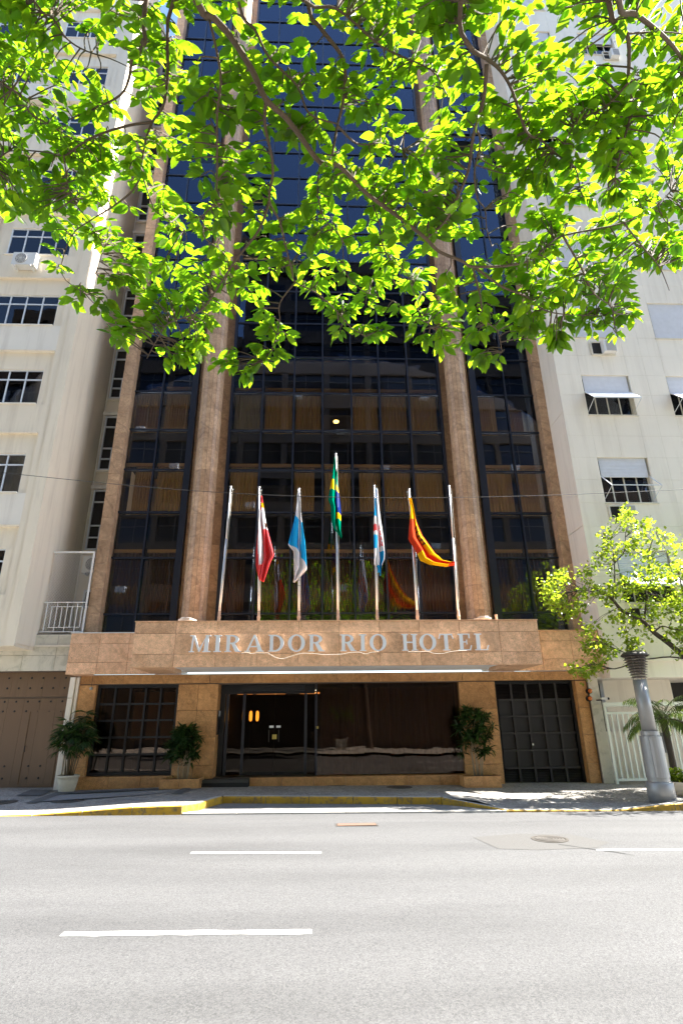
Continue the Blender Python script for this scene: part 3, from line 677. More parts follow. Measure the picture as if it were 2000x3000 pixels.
def casement(root, x0, x1, z0, z1, y, cols, split, fr=ALUW, curtain=None, inner=DARK):
    f = .035
    w_ = part(root, MB().box(x0, x0+f, y, y+.05, z0, z1).box(x1-f, x1, y, y+.05, z0, z1).box(x0+f, x1-f, y, y+.05, z0, z0+f).box(x0+f, x1-f, y, y+.05, z1-f, z1), 'window', fr)
    zs = z0+(z1-z0)*split
    part(root, MB().box(x0+f, x1-f, y+.002, y+.048, zs-.02, zs+.02), 'transom', fr, w_)
    for i in range(1, cols):
        x = x0+(x1-x0)*i/cols; part(root, MB().box(x-.02, x+.02, y+.004, y+.046, z0+f, zs-.02).box(x-.02, x+.02, y+.004, y+.046, zs+.02, z1-f), 'mullion', fr, w_)
    for i in range(cols):
        xa = x0+(x1-x0)*i/cols; xb = x0+(x1-x0)*(i+1)/cols
        part(root, MB().box(xa+.01, xb-.01, y+.022, y+.028, z0+.01, zs-.005), 'pane', GLASSW, w_); part(root, MB().box(xa+.01, xb-.01, y+.022, y+.028, zs+.005, z1-.01), 'pane', GLASSW, w_)
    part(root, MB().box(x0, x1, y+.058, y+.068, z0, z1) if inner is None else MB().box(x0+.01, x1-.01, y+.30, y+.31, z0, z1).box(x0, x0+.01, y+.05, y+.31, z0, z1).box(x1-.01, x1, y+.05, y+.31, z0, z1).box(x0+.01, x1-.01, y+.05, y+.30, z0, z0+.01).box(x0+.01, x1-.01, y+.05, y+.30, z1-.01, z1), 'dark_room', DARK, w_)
    if curtain:
        ca, cb, cm = curtain; m = MB(); vs = []; fs = []; n = 60
        for i in range(n+1):
            u = i/n; x = ca+(cb-ca)*u; yy = y+.16+.03*math.sin(u*42)+.015*math.sin(u*17); vs += [(x, yy, z0+.02), (x, yy, z1-.02)]
        for i in range(n): fs.append((2*i, 2*i+2, 2*i+3, 2*i+1))
        m.add(vs, fs); part(root, m, 'curtain', cm, w_, True)
    return w_
for k in range(nfl+1):
    zs = LZ0+LS*k                                            # sill
    sp0 = max(zs-.96, 3.56)
    part(left, MB().box(-17, RX, LY, LY+.155, sp0, min(zs, LTOP)), 'spandrel', CREAM2 if k % 2 else CREAM)
    part(left, MB().box(-17, RX-.02, LY-.035, LY-.001, sp0+.0, sp0+.045), 'ledge', CREAM)
    if zs+1.85 > LTOP: continue
    for q, (x0, x1) in enumerate(wins):
        cu = None
        if k == 2 and q == 0: cu = (-9.15, -8.1, CURTW)
        elif rnd.random() < .6: cu = (x0+rnd.uniform(.1, 1.2), x1-rnd.uniform(.1, .7), rnd.choice((CURTW, CURTD)))
        part(left, MB().box(x0, x1-.25, LY-.03, LY+.158, zs+.001, zs+.04), 'sill', CREAM2)
        # the window sits in the recess; carve it visually proud of the recessed panel
        casement(left, x0, x1-.25, zs+.04, zs+1.24, LY+.06, 4, .70, curtain=None, inner=DARK) if False else None
        w_ = casement(left, x0, x1-.25, zs+.04, zs+1.24, LY-.20+.30, 4, .72, curtain=None, inner=None)
        if cu:
            ca, cb, cm = cu; m = MB(); vs = []; fs = []; n = 70
            for i in range(n+1):
                u = i/n; x = ca+(min(cb, x1-.3)-ca)*u; vs += [(x, LY+.143+.009*math.sin(u*55)+.003*math.sin(u*23), zs+.07), (x, LY+.143+.007*math.sin(u*55+.3), zs+1.2)]
            for i in range(n): fs.append((2*i, 2*i+2, 2*i+3, 2*i+1))
            m.add(vs, fs); part(left, m, 'curtain', cm, w_, True)
        part(left, MB().box(x1-.25, x1-.001, LY+.05, LY+.158, zs, zs+1.24), 'recess_jamb', CREAM)
        part(left, MB().box(x0, x1-.001, LY+.07, LY+.159, zs+1.24, zs+1.85), 'recess_panel', CREAM)
# wings of recess wall, windows in the narrow slot beside the hotel
part(left, MB().box(LX, -5.2, 17.1, 17.6, 3.9, 31), 'slot_wall', CREAM)
for k in range(9):
    zs = 6.81+2.79*k; x0, x1 = LX+.10, -6.6
    part(left, MB().box(x0-.06, x1, 17.04, 17.099, zs-.05, zs), 'sill', CREAM2)
    f = MB(); 
    for a, b_ in ((zs, zs+.05), (zs+.40, zs+.44), (zs+.80, zs+.84), (zs+1.62, zs+1.66), (zs+2.02, zs+2.06)): f.box(x0, x1, 17.03, 17.09, a, b_)
    f.box(x0, x0+.05, 17.028, 17.088, zs, zs+2.06); f.box(x0+.36, x0+.40, 17.028, 17.088, zs+.05, zs+.80)
    w_ = part(left, f, 'window', ALUW); part(left, MB().box(x0+.05, x1, 17.09, 17.098, zs, zs+2.06), 'pane', DARK, w_)
    part(left, MB().box(x0-.10, x1, 17.0, 17.099, zs+2.10, zs+2.22), 'lintel', CREAM2)
m = MB(); m.tube([(LX+.05, 17.02, 4), (LX+.05, 17.02, 30)], .025, 8); part(left, m, 'drain_pipe', CREAM2)
# marble band and balcony parapet
mar = part(left, MB().box(-17, -6.42, 15.25, 15.9, 2.97, 3.9), 'marble_band', JOINT)
def lslab(x0, x1, y0, th, z0, z1, mat, parent, name='marble_slab'):
    return slab_piece(name, x0-left.location.x, x1-left.location.x, y0-left.location.y, th, z0, z1, mat, parent, c=.002 if name == 'board' else .005, gap=.0008 if name == 'board' else .003)
for x0, x1 in ((-6.42-.55, -6.42), (-6.97-.85, -6.97), (-8.72, -7.82), (-9.6, -8.72), (-10.5, -9.6), (-11.4, -10.5)):
    lslab(x0, x1, 15.21, .04, 2.96, 3.36, MARB, mar); lslab(x0, x1, 15.21, .04, 3.36, 3.58, MARB, mar)
    if x1 > -7.9: lslab(x0, x1, 15.21, .04, 3.62, 3.9, MARB, mar)
part(left, MB().box(LX+.001, -6.42, 15.16, 15.3, 3.58, 3.62), 'string_course', CREAM2)
part(left, MB().box(LX, -6.1, 15.22, 17.1, 3.895, 3.92), 'balcony_floor', simple('balcony_floor_tile', (.2,.18,.16), .8))
part(left, MB().box(-17, LX-.02, LY-.02, 15.25, 3.48, 3.56), 'overhang_soffit', CREAM)
# balcony railing and net
rail = part(left, MB().tube([(LX+.03, 15.27, 3.98), (-6.42, 15.27, 3.98)], .014, 6).tube([(LX+.03, 15.27, 4.78), (-6.42, 15.27, 4.78)], .014, 6), 'balcony_railing', WHITEP)
for i in range(8):
    x = LX+.12+i*.135; a, b_ = (4.10, 4.66) if i % 2 else (3.98, 4.78)
    part(left, MB().tube([(x, 15.27, a), (x, 15.27, b_)], .012, 6), 'baluster', WHITEP, rail)
part(left, MB().tube([(LX+.22, 15.27, 4.10), (-6.5, 15.27, 4.10)], .011, 6).tube([(LX+.22, 15.27, 4.66), (-6.5, 15.27, 4.66)], .011, 6), 'mid_rail', WHITEP, rail)
net = part(left, MB().box(LX+.02, -6.40, 15.30, 15.34, 6.20, 6.25).box(-6.44, -6.40, 15.30, 15.34, 3.95, 6.20), 'net_frame', WHITEP)
m = MB(); st = .075; x0, x1, z0, z1 = LX+.02, -6.44, 3.95, 6.2
for sgn in (1, -1):
    k = -40
    while k < 80:
        c_ = x0+k*st; pts = []
        for i in range(61):
            z_ = z0+(z1-z0)*i/60; x_ = c_+sgn*(z_-z0)*.8
            if x0 <= x_ <= x1: pts.append((x_, z_))
        if len(pts) > 1: m.bar((pts[0][0], 15.32, pts[0][1]), (pts[-1][0], 15.32, pts[-1][1]), .0035, .0035)
        k += 1
part(left, m, 'net_mesh', WHITEP, net)
# left garage: boarded door with stud rows
gd = part(left, MB().box(-13, -6.5, 15.75, 15.9, -.1, 2.97), 'garage_door', JOINT)
bw = .42; x = -6.55; i = 0
while x > -11:
    lslab(x-bw, x, 15.71, .045, -.05, 2.30, WOOD, gd, 'board'); lslab(x-bw, x, 15.71, .045, 2.34, 2.97, WOOD, gd, 'board'); x -= bw
STUD = MB().lathe([(.026, -.02), (.026, .0), (.02, .006), (.0, .006)], 12, cap=False).mesh('stud', BLACKM)
for zz in (.38, .66, 1.98, 2.22, 2.56, 2.82):
    for i in range(13):
        x = -6.82-.30*i
        if zz < 1 and i in (0, 3): continue
        o = obj('stud', STUD, gd, (x-left.location.x, 15.704-left.location.y, zz)); o.rotation_euler = (math.pi/2, 0, 0)
m = MB(); X0, X1 = -7.63, -6.76
for a, b_, c_, d in ((X0, X0+.03, .20, 2.0), (X1-.03, X1, .20, 2.0), (X0+.03, X1-.03, 1.97, 2.0), (X0+.03, X1-.03, .20, .23)): m.box(a, b_, 15.695, 15.712, c_, d)
wk = part(left, m, 'wicket_frame', WOOD, gd); part(left, MB().tube([(X0+.06, 15.69, 1.0), (X0+.06, 15.66, 1.02), (X0+.06, 15.66, 1.12), (X0+.06, 15.69, 1.14)], .01, 6), 'door_handle', BLACKM, gd)
for z0, z1 in ((-.1, 2.28), (2.285, 2.80)):
    lslab(-6.50, -6.36, 15.22, .6, z0, z1, CREAM2, left, 'white_pillar_block'); 
lslab(-6.355, -6.27, 15.26, .5, -.1, 2.80, CREAM2, left, 'white_pillar_block')

def ac_split(x, y, z, label, s=1.0, group='outdoor air conditioners'):
    e = empty('air_conditioner', (x, y, z), label, 'air conditioner', group)
    MB().box(-.40*s,.40*s,-.28*s,0,0,.55*s).build('casing', ACM, e)
    MB().lathe([(.21*s,-.006),(.21*s,.004),(.0,.004)], 24, cap=False).build('fan_opening', ACG, e).matrix_local = Matrix.Translation((-.10*s,-.286*s,.28*s)) @ Matrix.Rotation(math.pi/2, 4, 'X')
    m = MB()
    for k in range(4): m.lathe([(.05*s*(k+1)-.004, 0), (.05*s*(k+1)-.004, .008), (.05*s*(k+1)+.004, .008), (.05*s*(k+1)+.004, 0)], 24, cap=False)
    for k in range(6): a = k*math.pi/6; m.bar((-.21*s*math.cos(a), -.21*s*math.sin(a), .004), (.21*s*math.cos(a), .21*s*math.sin(a), .004), .005, .005)
    m.build('fan_guard', ACM, e).matrix_local = Matrix.Translation((-.10*s,-.296*s,.28*s)) @ Matrix.Rotation(math.pi/2, 4, 'X')
    for xx in (-.28*s, .28*s): MB().box(xx-.02, xx+.02, -.30*s, 0, -.06, -.001).build('bracket', ACM, e)
    return e
q = W(82, 770, LY); ac_split(q.x, LY-.001, q.z-.30, 'white outdoor unit on the cream wall beneath the blue-framed window', .9)
ac_split(LX+.62, 17.0, 6.0, 'white outdoor unit behind the balcony net', .95)
e = empty('air_conditioner', (LX+.62, 17.05, 4.95), 'small white window frame unit low behind the balcony net', 'air conditioner', 'outdoor air conditioners')
MB().box(-.3,.3,-.1,0,0,.06).box(-.3,.3,-.1,0,.50,.56).box(-.3,-.24,-.1,0,.06,.5).box(.24,.3,-.1,0,.06,.5).box(-.02,.02,-.1,0,.06,.5).build('frame', ALUW, e); MB().box(-.24,.24,-.04,-.001,.06,.5).build('back', DARK, e)

# ================================================================== RIGHT BUILDING
RY, RX0 = 14.40, 7.43
right = empty('panelled_building', (10, RY, 0), 'white stone-panelled apartment block right of the hotel', 'building')
RTOP = 33.5; PS = .7225; RZ0 = 7.44-2.89*1
PX = [RX0, 8.20, 8.96, 9.72, 10.30, 10.92, 11.66, 12.40, 13.2]
core = part(right, MB().box(RX0+.03, 18, RY+.30, 20, 3.05, RTOP).box(RX0+.004, RX0+.2, RY+.04, RY+.30, 3.05, RTOP), 'core', CREAM2)
part(right, MB().box(13.2, 18, RY, RY+.3, 3.05, RTOP), 'plain_wall', PANEL)
def rslab(x0, x1, z0, z1, mat=PANEL, parent=None, name='wall_panel', y=RY, th=.30, gap=.0014):
    return slab_piece(name, x0-right.location.x, x1-right.location.x, y-right.location.y, th, z0, z1, mat, parent or core, gap=gap, c=.002)
nr = int((RTOP-3.1)/PS); rowz = [RZ0-2*PS+PS*j for j in range(nr+3)]
def winrow(j): return (j-2) % 4 in (0, 1) and j >= 2          # rows j,j+1 from each sill hold the window
for j in range(len(rowz)-1):
    for i in range(len(PX)-1):
        iswin = winrow(j) and i in (1, 2, 5, 6)
        if iswin: continue
        rslab(PX[i], PX[i+1], rowz[j], rowz[j+1])
# side return facing the hotel
for j in range(8):
    z0 = 3.05+3.7*j; part(right, MB().box(RX0-.012, RX0+.004, RY+.002, 15.6, z0+.008, z0+3.692), 'side_panel', CREAM2)
def shutter_window(x0, x1, z0, z1, mode, grp=None):
    root = right; y = RY+.10
    w_ = part(root, MB().box(x0, x0+.04, y+.05, y+.12, z0, z1).box(x1-.04, x1, y+.05, y+.12, z0, z1).box(x0+.04, x1-.04, y+.05, y+.12, z0, z0+.04).box(x0+.04, x1-.04, y+.05, y+.12, z1-.04, z1), 'window', REVEAL)
    xm = x0+.04
    for i in range(1, 4):
        x = x0+(x1-x0)*i/4 if i < 4 else x1; part(root, MB().box(x-.015, x+.015, y+.052, y+.118, z0+.04, z1-.04), 'mullion', REVEAL, w_)
    zt = z0+(z1-z0)*.62
    for i in range(4):
        a = x0+(x1-x0)*i/4+.016; b_ = x0+(x1-x0)*(i+1)/4-.016
        part(root, MB().box(a, b_, y+.055, y+.115, zt-.02, zt+.02), 'transom', REVEAL, w_); part(root, MB().box(a, b_, y+.08, y+.086, z0+.04, z1-.04), 'pane', GLASSW, w_)
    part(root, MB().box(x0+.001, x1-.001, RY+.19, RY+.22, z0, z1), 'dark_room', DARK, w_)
    part(root, MB().box(x0-.03, x1+.03, RY-.035, RY+.12, z0-.035, z0-.001), 'sill', REVEAL, w_)
    def slats(p0, p1, n, pitch=.045):                        # corrugated sheet of slats between two heights, p = (y, z)
        m = MB(); vs = []; fs = []; L = math.hypot(p1[0]-p0[0], p1[1]-p0[1]); k = max(2, int(L/pitch))*4
        ny, nz = -(p0[1]-p1[1])/L, (p0[0]-p1[0])/L
        for i in range(k+1):
            t = i/k; d = .010*abs(math.sin(t*k/4*math.pi)); yy = p0[0]+(p1[0]-p0[0])*t+ny*d; zz = p0[1]+(p1[1]-p0[1])*t+nz*d
            vs += [(x0+.05, yy, zz), (x1-.05, yy, zz), (x0+.05, yy+.012, zz), (x1-.05, yy+.012, zz)]
        for i in range(k): a = 4*i; fs += [(a, a+4, a+5, a+1), (a+2, a+3, a+7, a+6)]
        m.add(vs, fs); return part(root, m, 'shutter', SHUT, w_)
    ys = RY+.06; hg = z0+(z1-z0)*.60; out = (RY-.42, z0+(z1-z0)*.26)
    if mode == 'closed': slats((ys, z1), (ys, z0), 0)
    elif mode == 'out':
        slats((ys, z1), (ys, hg), 0); slats((ys, hg), out, 0)
    elif mode == 'frame': slats((ys, z1), (ys, hg-.04), 0)
    if mode in ('out', 'frame'):
        f = MB()
        for x in (x0+.035, x1-.035): f.bar((x, ys, hg), (x, out[0], out[1]), .022, .022)
        f.bar((x0+.035, out[0], out[1]), (x1-.035, out[0], out[1]), .05 if mode == 'out' else .022, .022)
        part(root, f, 'shutter_frame', ALUW, w_)
        f = MB()
        for x in (x0+.035, x1-.035): f.bar((x, out[0], out[1]-.02), (x, ys, z0+.14), .012, .012)
        part(root, f, 'shutter_arm', ALUW, w_)
modes = {(0,0): 'out', (1,0): 'frame', (2,0): 'out', (3,0): 'closed', (4,0): 'closed', (2,1): 'out', (3,1): 'closed', (1,1): 'closed', (0,1): 'closed'}
for k in range(10):
    z0 = RZ0+2.89*k
    for q, (a, b_) in enumerate(((8.20, 9.72), (10.92, 12.40))):
        shutter_window(a, b_, z0, z0+2*PS, modes.get((k, q), rnd.choice(('closed', 'out', 'closed', 'frame'))))
def ac_box(x0, x1, z0, z1, label, y=RY):
    e = empty('air_conditioner', ((x0+x1)/2, y, z0), label, 'air conditioner', 'window air conditioners'); wx = x1-x0; hz = z1-z0
    MB().box(-wx/2, wx/2, -.05, -.001, 0, .03).box(-wx/2, wx/2, -.05, -.001, hz-.03, hz).box(-wx/2, -wx/2+.03, -.05, -.001, .03, hz-.03).box(wx/2-.03, wx/2, -.05, -.001, .03, hz-.03).build('frame', REVEAL, e)
    MB().box(-wx/2+.03, wx/2-.03, -.012, -.001, .03, hz-.03).build('dark_hole', DARK, e)
    MB().box(-.05, wx/2-.035, -.20, -.013, .04, hz-.05).build('casing', ACM, e)
    m = MB()
    for i in range(9): z_ = .06+(hz-.12)*i/9; m.box(.02, wx/2-.05, -.206, -.201, z_, z_+.014)
    m.build('grille', ACG, e); return e
ac_box(8.24, 8.95, 6.94, 7.34, 'window unit in the opening below the open-framed shutter')
ac_box(8.68, 9.45, 12.52, 13.02, 'window unit in the grilled opening below a closed shutter')
q = W(1785, 165, RY); ac_box(q.x-.3, q.x+.35, q.z-.25, q.z+.25, 'white window unit high on the panelled wall')
ac_box(8.24, 8.95, 4.02, 4.42, 'window unit half hidden by the small street tree')
# porch of the right building
bm = part(right, MB().box(RX0+.02, 18, RY+.02, RY+.5, 2.62, 3.05), 'porch_beam', CREAM2)
part(right, MB().box(RX0-.02, 18, RY-.06, RY+.1, 3.02, 3.10), 'ledge', CREAM2)
part(right, MB().box(RX0, 18, RY+.5, 20, 2.66, 3.0), 'porch_ceiling', CREAM2)
part(right, MB().box(8.15, 10.15, 16.3, 16.5, -.2, 2.66), 'porch_wall', CREAM2)
part(right, MB().box(7.3, 18, 17.8, 18.0, -.2, 2.7), 'porch_back', DARK)
part(right, MB().box(7.5, 10.3, 15.9, 16.0, -.2, 1.30), 'low_wall', CREAM2)
part(right, MB().box(9.0, 9.5, 15.86, 15.899, .75, 1.25), 'meter_box', ACG)
st = part(right, MB().box(7.215, 7.47, 15.24, 15.9, -.2, 2.80), 'stone_pillar', JOINT)
for k in range(3): z0 = -.15+.72*k if k < 2 else 1.29; rslab(7.21, 7.48, [-.15, .78, 2.0][k], [.78, 2.0, 2.8][k], MARB, st, 'stone_block', 15.20, .04)
# ---- gate
gt = empty('railing_gate', (9.2, 15.05, 0), 'pale green-white metal railing gate beside the lamp column', 'gate')
part(gt, MB().box(7.44, 11.5, 15.02, 15.08, 1.93, 2.03).box(7.44, 7.50, 15.02, 15.08, .06, 1.93).box(7.5, 11.5, 15.03, 15.07, 1.74, 1.79).box(7.5, 11.5, 15.03, 15.07, .16, .22), 'gate_frame', GATEP)
for i in range(27): x = 7.62+.145*i; part(gt, MB().box(x-.018, x+.018, 15.033, 15.067, .22, 1.74), 'bar', GATEP)
part(gt, MB().box(7.44, 11.5, 15.0, 15.15, -.15, .06), 'sill', CONC)

# ================================================================== OTHER SIDE OF THE STREET (seen in the glass)
tag(tilted_sheet('far_pavement', -60, 60, -4.0, 1.25, .13, MOSA), kind='structure')
m = MB()
fk = tag(tilted_sheet('far_kerb', -60, 60, 1.25, 1.42, .135, CONC), kind='structure')
OWIN = None
def opp_building(x0, x1, top, mat, label, phase):
    e = empty('opposite_building', ((x0+x1)/2, -4, 0), label, 'building'); o = e.location
    part(e, MB().box(x0, x1, -12, -4.25, -.2, top), 'wall', mat)
    part(e, MB().box(x0, x1, -4.25, -4.0, top-1.0, top), 'parapet', mat)
    k = 0; z0 = 3.4
    while z0+2.9 < top:
        part(e, MB().box(x0, x1, -4.249, -4.0, z0-.35, z0+.75), 'spandrel', mat)
        n = max(2, int((x1-x0)/2.6)); wd = (x1-x0)/n
        for i in range(n):
            a = x0+wd*i
            part(e, MB().box(a, a+.35, -4.249, -4.02, z0+.75, z0+2.55), 'wall_pier', mat)
            f = MB(); b0, b1 = a+.35, a+wd
            for xx in (b0, (b0+b1)/2-.03, b1-.05): f.box(xx, xx+.05, -4.20, -4.14, z0+.75, z0+2.55)
            f.box(b0, b1, -4.20, -4.14, z0+1.9, z0+1.95)
            w_ = part(e, f, 'window', OFR); part(e, MB().box(b0, b1, -4.245, -4.22, z0+.75, z0+2.55), 'pane', GLO, w_)
            if (i+k+phase) % 4 == 1: part(e, MB().box(a+.9, a+1.5, -4.0, -3.65, z0+.25, z0+.62), 'cooling_unit', ACM)
        z0 += 2.9; k += 1
    return e
OFR = simple('opposite_frame', (.22,.20,.18), .5)
GLO = simple('dark_window', (.03,.03,.035), .08, .1)
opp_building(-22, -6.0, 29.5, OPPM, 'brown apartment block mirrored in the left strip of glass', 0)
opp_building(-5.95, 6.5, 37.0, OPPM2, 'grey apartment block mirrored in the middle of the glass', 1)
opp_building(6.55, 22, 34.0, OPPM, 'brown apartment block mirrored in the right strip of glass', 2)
# ================================================================== FLAGS AND POLES
YP = 13.05
def flagpole(px0, px1, py1, label, cap=1):
    b = W(px0, 1820, YP); t = W(px1, py1, YP); z0 = CZ1
    e = empty('flagpole', (b.x, YP, z0), label, 'flagpole', 'flagpoles on the canopy')
    h = t.z-z0; dx = t.x-b.x
    MB().tube([(0,0,.28), (dx*.6,0,h*.6)], .027, 10).tube([(dx*.6,0,h*.6), (dx,0,h)], .021, 10).build('shaft', POLEM, e, True)
    MB().lathe([(.05,0),(.05,.015),(.036,.02),(.036,.13),(.042,.14),(.042,.17),(.034,.18),(.034,.28),(.028,.30)], 14).build('base_socket', RUST, e, True)
    MB().lathe([(.026,h),(.034,h+.01),(.03,h+.03),(.0,h+.04)], 12, (dx,0,0), cap=False).build('finial', POLEM, e, True)
    if cap: MB().box(dx, dx+.07*cap, -.015, .015, h-.07, h-.03).build('pulley_arm', POLEM, e)
    MB().tube([(dx+.05*(cap or 1),-.02,h-.05), (dx*.5+.045,-.035,h*.5), (.04,-.03,.5)], .0035, 5).build('halyard', CABW, e)
    return e
flagpole(641, 676, 1428, 'bare flagpole at the left end beside the granite column')
flagpole(757, 759, 1430, 'flagpole carrying the red flag')
flagpole(875, 876, 1434, 'flagpole carrying the pale blue and white flag', 0)
flagpole(990, 983, 1332, 'tallest flagpole in the middle carrying the green flag', 0)
flagpole(1105, 1096, 1425, 'flagpole carrying the white flag with blue patches')
flagpole(1223, 1198, 1436, 'flagpole carrying the red and yellow flag', -1)
flagpole(1344, 1315, 1426, 'bare flagpole at the right end where the red and yellow flag is tied', 0)
def cloth(name, col, tr=.5):
    m, n = new_mat(name); v = coords(n); a = noise(n, v, 220, 2); c = mixc(n, a, tuple(x*.9 for x in col), col)
    d = n.nodes.new('ShaderNodeBsdfDiffuse'); t = n.nodes.new('ShaderNodeBsdfTranslucent'); mx = n.nodes.new('ShaderNodeMixShader'); mx.inputs[0].default_value = tr
    n.links.new(c, d.inputs[0]); n.links.new(c, t.inputs[0]); o = n.nodes.new('ShaderNodeOutputMaterial')
    n.links.new(d.outputs[0], mx.inputs[1]); n.links.new(t.outputs[0], mx.inputs[2]); n.links.new(mx.outputs[0], o.inputs[0]); return m
FC = {'red': cloth('flag_red', (.86,.12,.13)), 'white': cloth('flag_white', (.85,.85,.87)), 'blue': cloth('flag_blue', (.03,.50,.86)), 'green': cloth('flag_green', (.0,.26,.15)),
      'yellow': cloth('flag_yellow', (.85,.56,.01)), 'navy': cloth('flag_navy', (.015,.035,.20)), 'dark': cloth('flag_emblem', (.12,.06,.04)), 'orange': cloth('flag_orange_red', (.72,.085,.03))}
FN = list(FC)
def interp(tab, t):
    for (a, *va), (b, *vb) in zip(tab[:-1], tab[1:]):
        if t <= b:
            f = (t-a)/(b-a); return [x+(y-x)*f for x, y in zip(va, vb)]
    return list(tab[-1][1:])
def flag(tab, colour, label, folds=3, amp=.10, nu=36, nv=90, ph=0.0):
    """tab: (t, left px x, left px y, right px x, right px y); the cloth hangs in pleats between the two edges"""
    t0 = tab[0]; c = W((t0[1]+t0[3])/2, (t0[2]+t0[4])/2, YP-.05)
    e = None; vs = []; fs = []; ms = []
    for j in range(nv+1):
        t = j/nv; a = interp(tab, t); l = W(a[0], a[1], YP-.05); r = W(a[2], a[3], YP-.05)
        for i in range(nu+1):
            u = i/nu; p = l.lerp(r, u); k = min(1, t*3)*amp
            p.y += k*math.sin(u*math.pi*2*folds+ph+t*1.2)*.8 + .02*math.sin(9*t+5*u) + abs(r.x-l.x)*.85*(u-.5); p.x += .02*math.sin(7*t+u*9+ph)*min(1, t*3)
            vs.append(p-c)
    for j in range(nv):
        for i in range(nu):
            a = j*(nu+1)+i; fs.append((a, a+1, a+nu+2, a+nu+1)); ms.append(FN.index(colour((i+.5)/nu, (j+.5)/nv)))
    m = MB(); m.v = [tuple(v) for v in vs]; m.f = fs; m.m = ms
    o = m.build('flag', [FC[k] for k in FN], None, True, c); s = o.modifiers.new('thickness', 'SOLIDIFY'); s.thickness = .003
    return tag(o, label, 'flag', 'flags hanging from the poles')
def cr(x, y): return 600+x*.2551, 1330+y*.2551
def tabpx(rows, ox=600):
    o = []
    for t, lx, ly, rx, ry in rows: o.append((t, ox+lx*.2551, 1330+ly*.2551, ox+rx*.2551, 1330+ry*.2551))
    return o
def c_red(u, v):
    if v > .2 and .10 < u-.12*v*.3 < .34 and v < .82: return 'white'
    if .10 < v < .42 and u > .42: return 'yellow' if (v < .17) else ('dark' if .34 < v < .40 and u > .6 else 'white')
    return 'red'
flag(tabpx([(0,645,480,655,480),(.25,625,700,690,690),(.5,610,960,735,930),(.78,596,1280,775,1140),(.86,600,1340,735,1230),(1,610,1440,670,1465)]), c_red, 'red flag with a white streak hanging second from left')
def c_pale(u, v):
    d = v+.10*(1-u)*0-.08*u*0; a = .27+.10*u
    if v < a: return 'white'
    if .52 < u < .60 and v > .4 and v < .78: return 'white'
    if v < .62+.20*u: return 'blue'
    return 'white'
flag(tabpx([(0,1070,410,1085,410),(.25,1035,680,1110,680),(.5,990,940,1130,860),(.64,967,1060,1140,1000),(.72,1030,1130,1150,1150),(.86,1025,1290,1160,1310),(1,1018,1475,1030,1470)]), c_pale, 'white flag with a wide sky blue band hanging third from left', 2, .08)
def c_green(u, v):
    if u < .35 and .30 < v < .42: return 'yellow'
    if u > .62 and .33 < v < .74:
        if v < .40 or v > .67: return 'yellow'
        return 'navy' if u > .68 else 'green'
    return 'green'
flag(tabpx([(0,1485,40,1495,40),(.2,1465,200,1525,230),(.55,1425,540,1550,560),(.62,1450,600,1555,640),(.8,1455,800,1560,800),(.9,1475,860,1565,880),(1,1540,935,1572,955)]), c_green, 'green flag with yellow and navy patches on the tallest pole', 2, .09, ph=1)
def c_mix(u, v):
    if u < .30: 
        return 'blue' if v < .32 or .54 < v < .70 else ('red' if .42 < v < .50 and u < .2 else 'white')
    if .62 < u < .78 and .40 < v < .64: return 'red' if (int(v*50)+int(u*30)) % 3 else 'white'
    if u > .55 and v > .70 and u < .85: return 'blue'
    return 'blue' if v > .93 else 'white'
flag(tabpx([(0,398,400,412,400),(.1,385,520,425,480),(.4,378,800,460,800),(.7,365,1100,505,1120),(.82,362,1190,510,1190),(.92,362,1280,490,1240),(.95,400,1330,470,1300),(1,405,1360,460,1388)], 1000), c_mix, 'mostly white flag with blue patches and red marks, fifth pole', 3, .09, ph=2)
def c_spain(u, v):                                           # u across the swag from its lower to its upper edge, v along it
    if v > .95: return 'orange'
    if u > .93 and v < .3: return 'orange'
    if u > .52+.22*v:
        if .40 < v < .60 and .62 < u < .86 and (math.sin(v*140)+math.sin(u*60) > -.5): return 'dark'
        return 'yellow' if u < .95 or v > .75 else 'orange'
    if u < .36-.1*v and v > .62: return 'yellow'
    if v < .30 and u > .05: return 'yellow'
    return 'orange'
flag(tabpx([(0,770,500,800,500),(.2,785,640,840,640),(.4,768,900,895,800),(.5,765,1000,940,905),(.62,870,1160,1010,1020),(.72,900,1240,1080,1110),(.85,1000,1285,1180,1190),(.94,1180,1297,1255,1225),(1,1290,1275,1300,1235)], 1000), c_spain, 'red and yellow flag swept sideways and tied to the next pole', 2, .07, ph=.5)
# bowls and stub on the canopy
for px, lab in ((549, 'white metal bowl on the canopy before the left column'), (1413, 'grey metal bowl on the canopy before the right column')):
    q = W(px, 1812, 13.3); e = empty('bowl_floodlight', (q.x, 13.3, CZ1), lab, 'floodlight', 'bowls on the canopy')
    MB().lathe([(.06,.03),(.14,.05),(.20,.11),(.215,.14),(.205,.14),(.19,.12),(.0,.10)], 24, cap=False).build('bowl', ACM if px < 900 else GALV, e, True)
    MB().lathe([(.05,0),(.05,.02),(.025,.03),(.025,.05)], 12).build('foot', BLACKM, e)
    MB().tube([(-.21,0,.12),(-.1,-.16,.165),(0,-.2,.16),(.1,-.16,.165),(.21,0,.12)], .008, 6).build('handle', GALV, e)
q = W(1453, 1810, 13.1); e = empty('pipe_stub', (q.x, 13.1, CZ1), 'short white pipe stub on the right end of the canopy', 'pipe'); MB().lathe([(.03,0),(.03,.17),(.036,.175),(.036,.2),(.0,.2)], 12).build('pipe', RUST, e); MB().lathe([(.05,0),(.05,.012)], 12).build('flange', RUST, e)
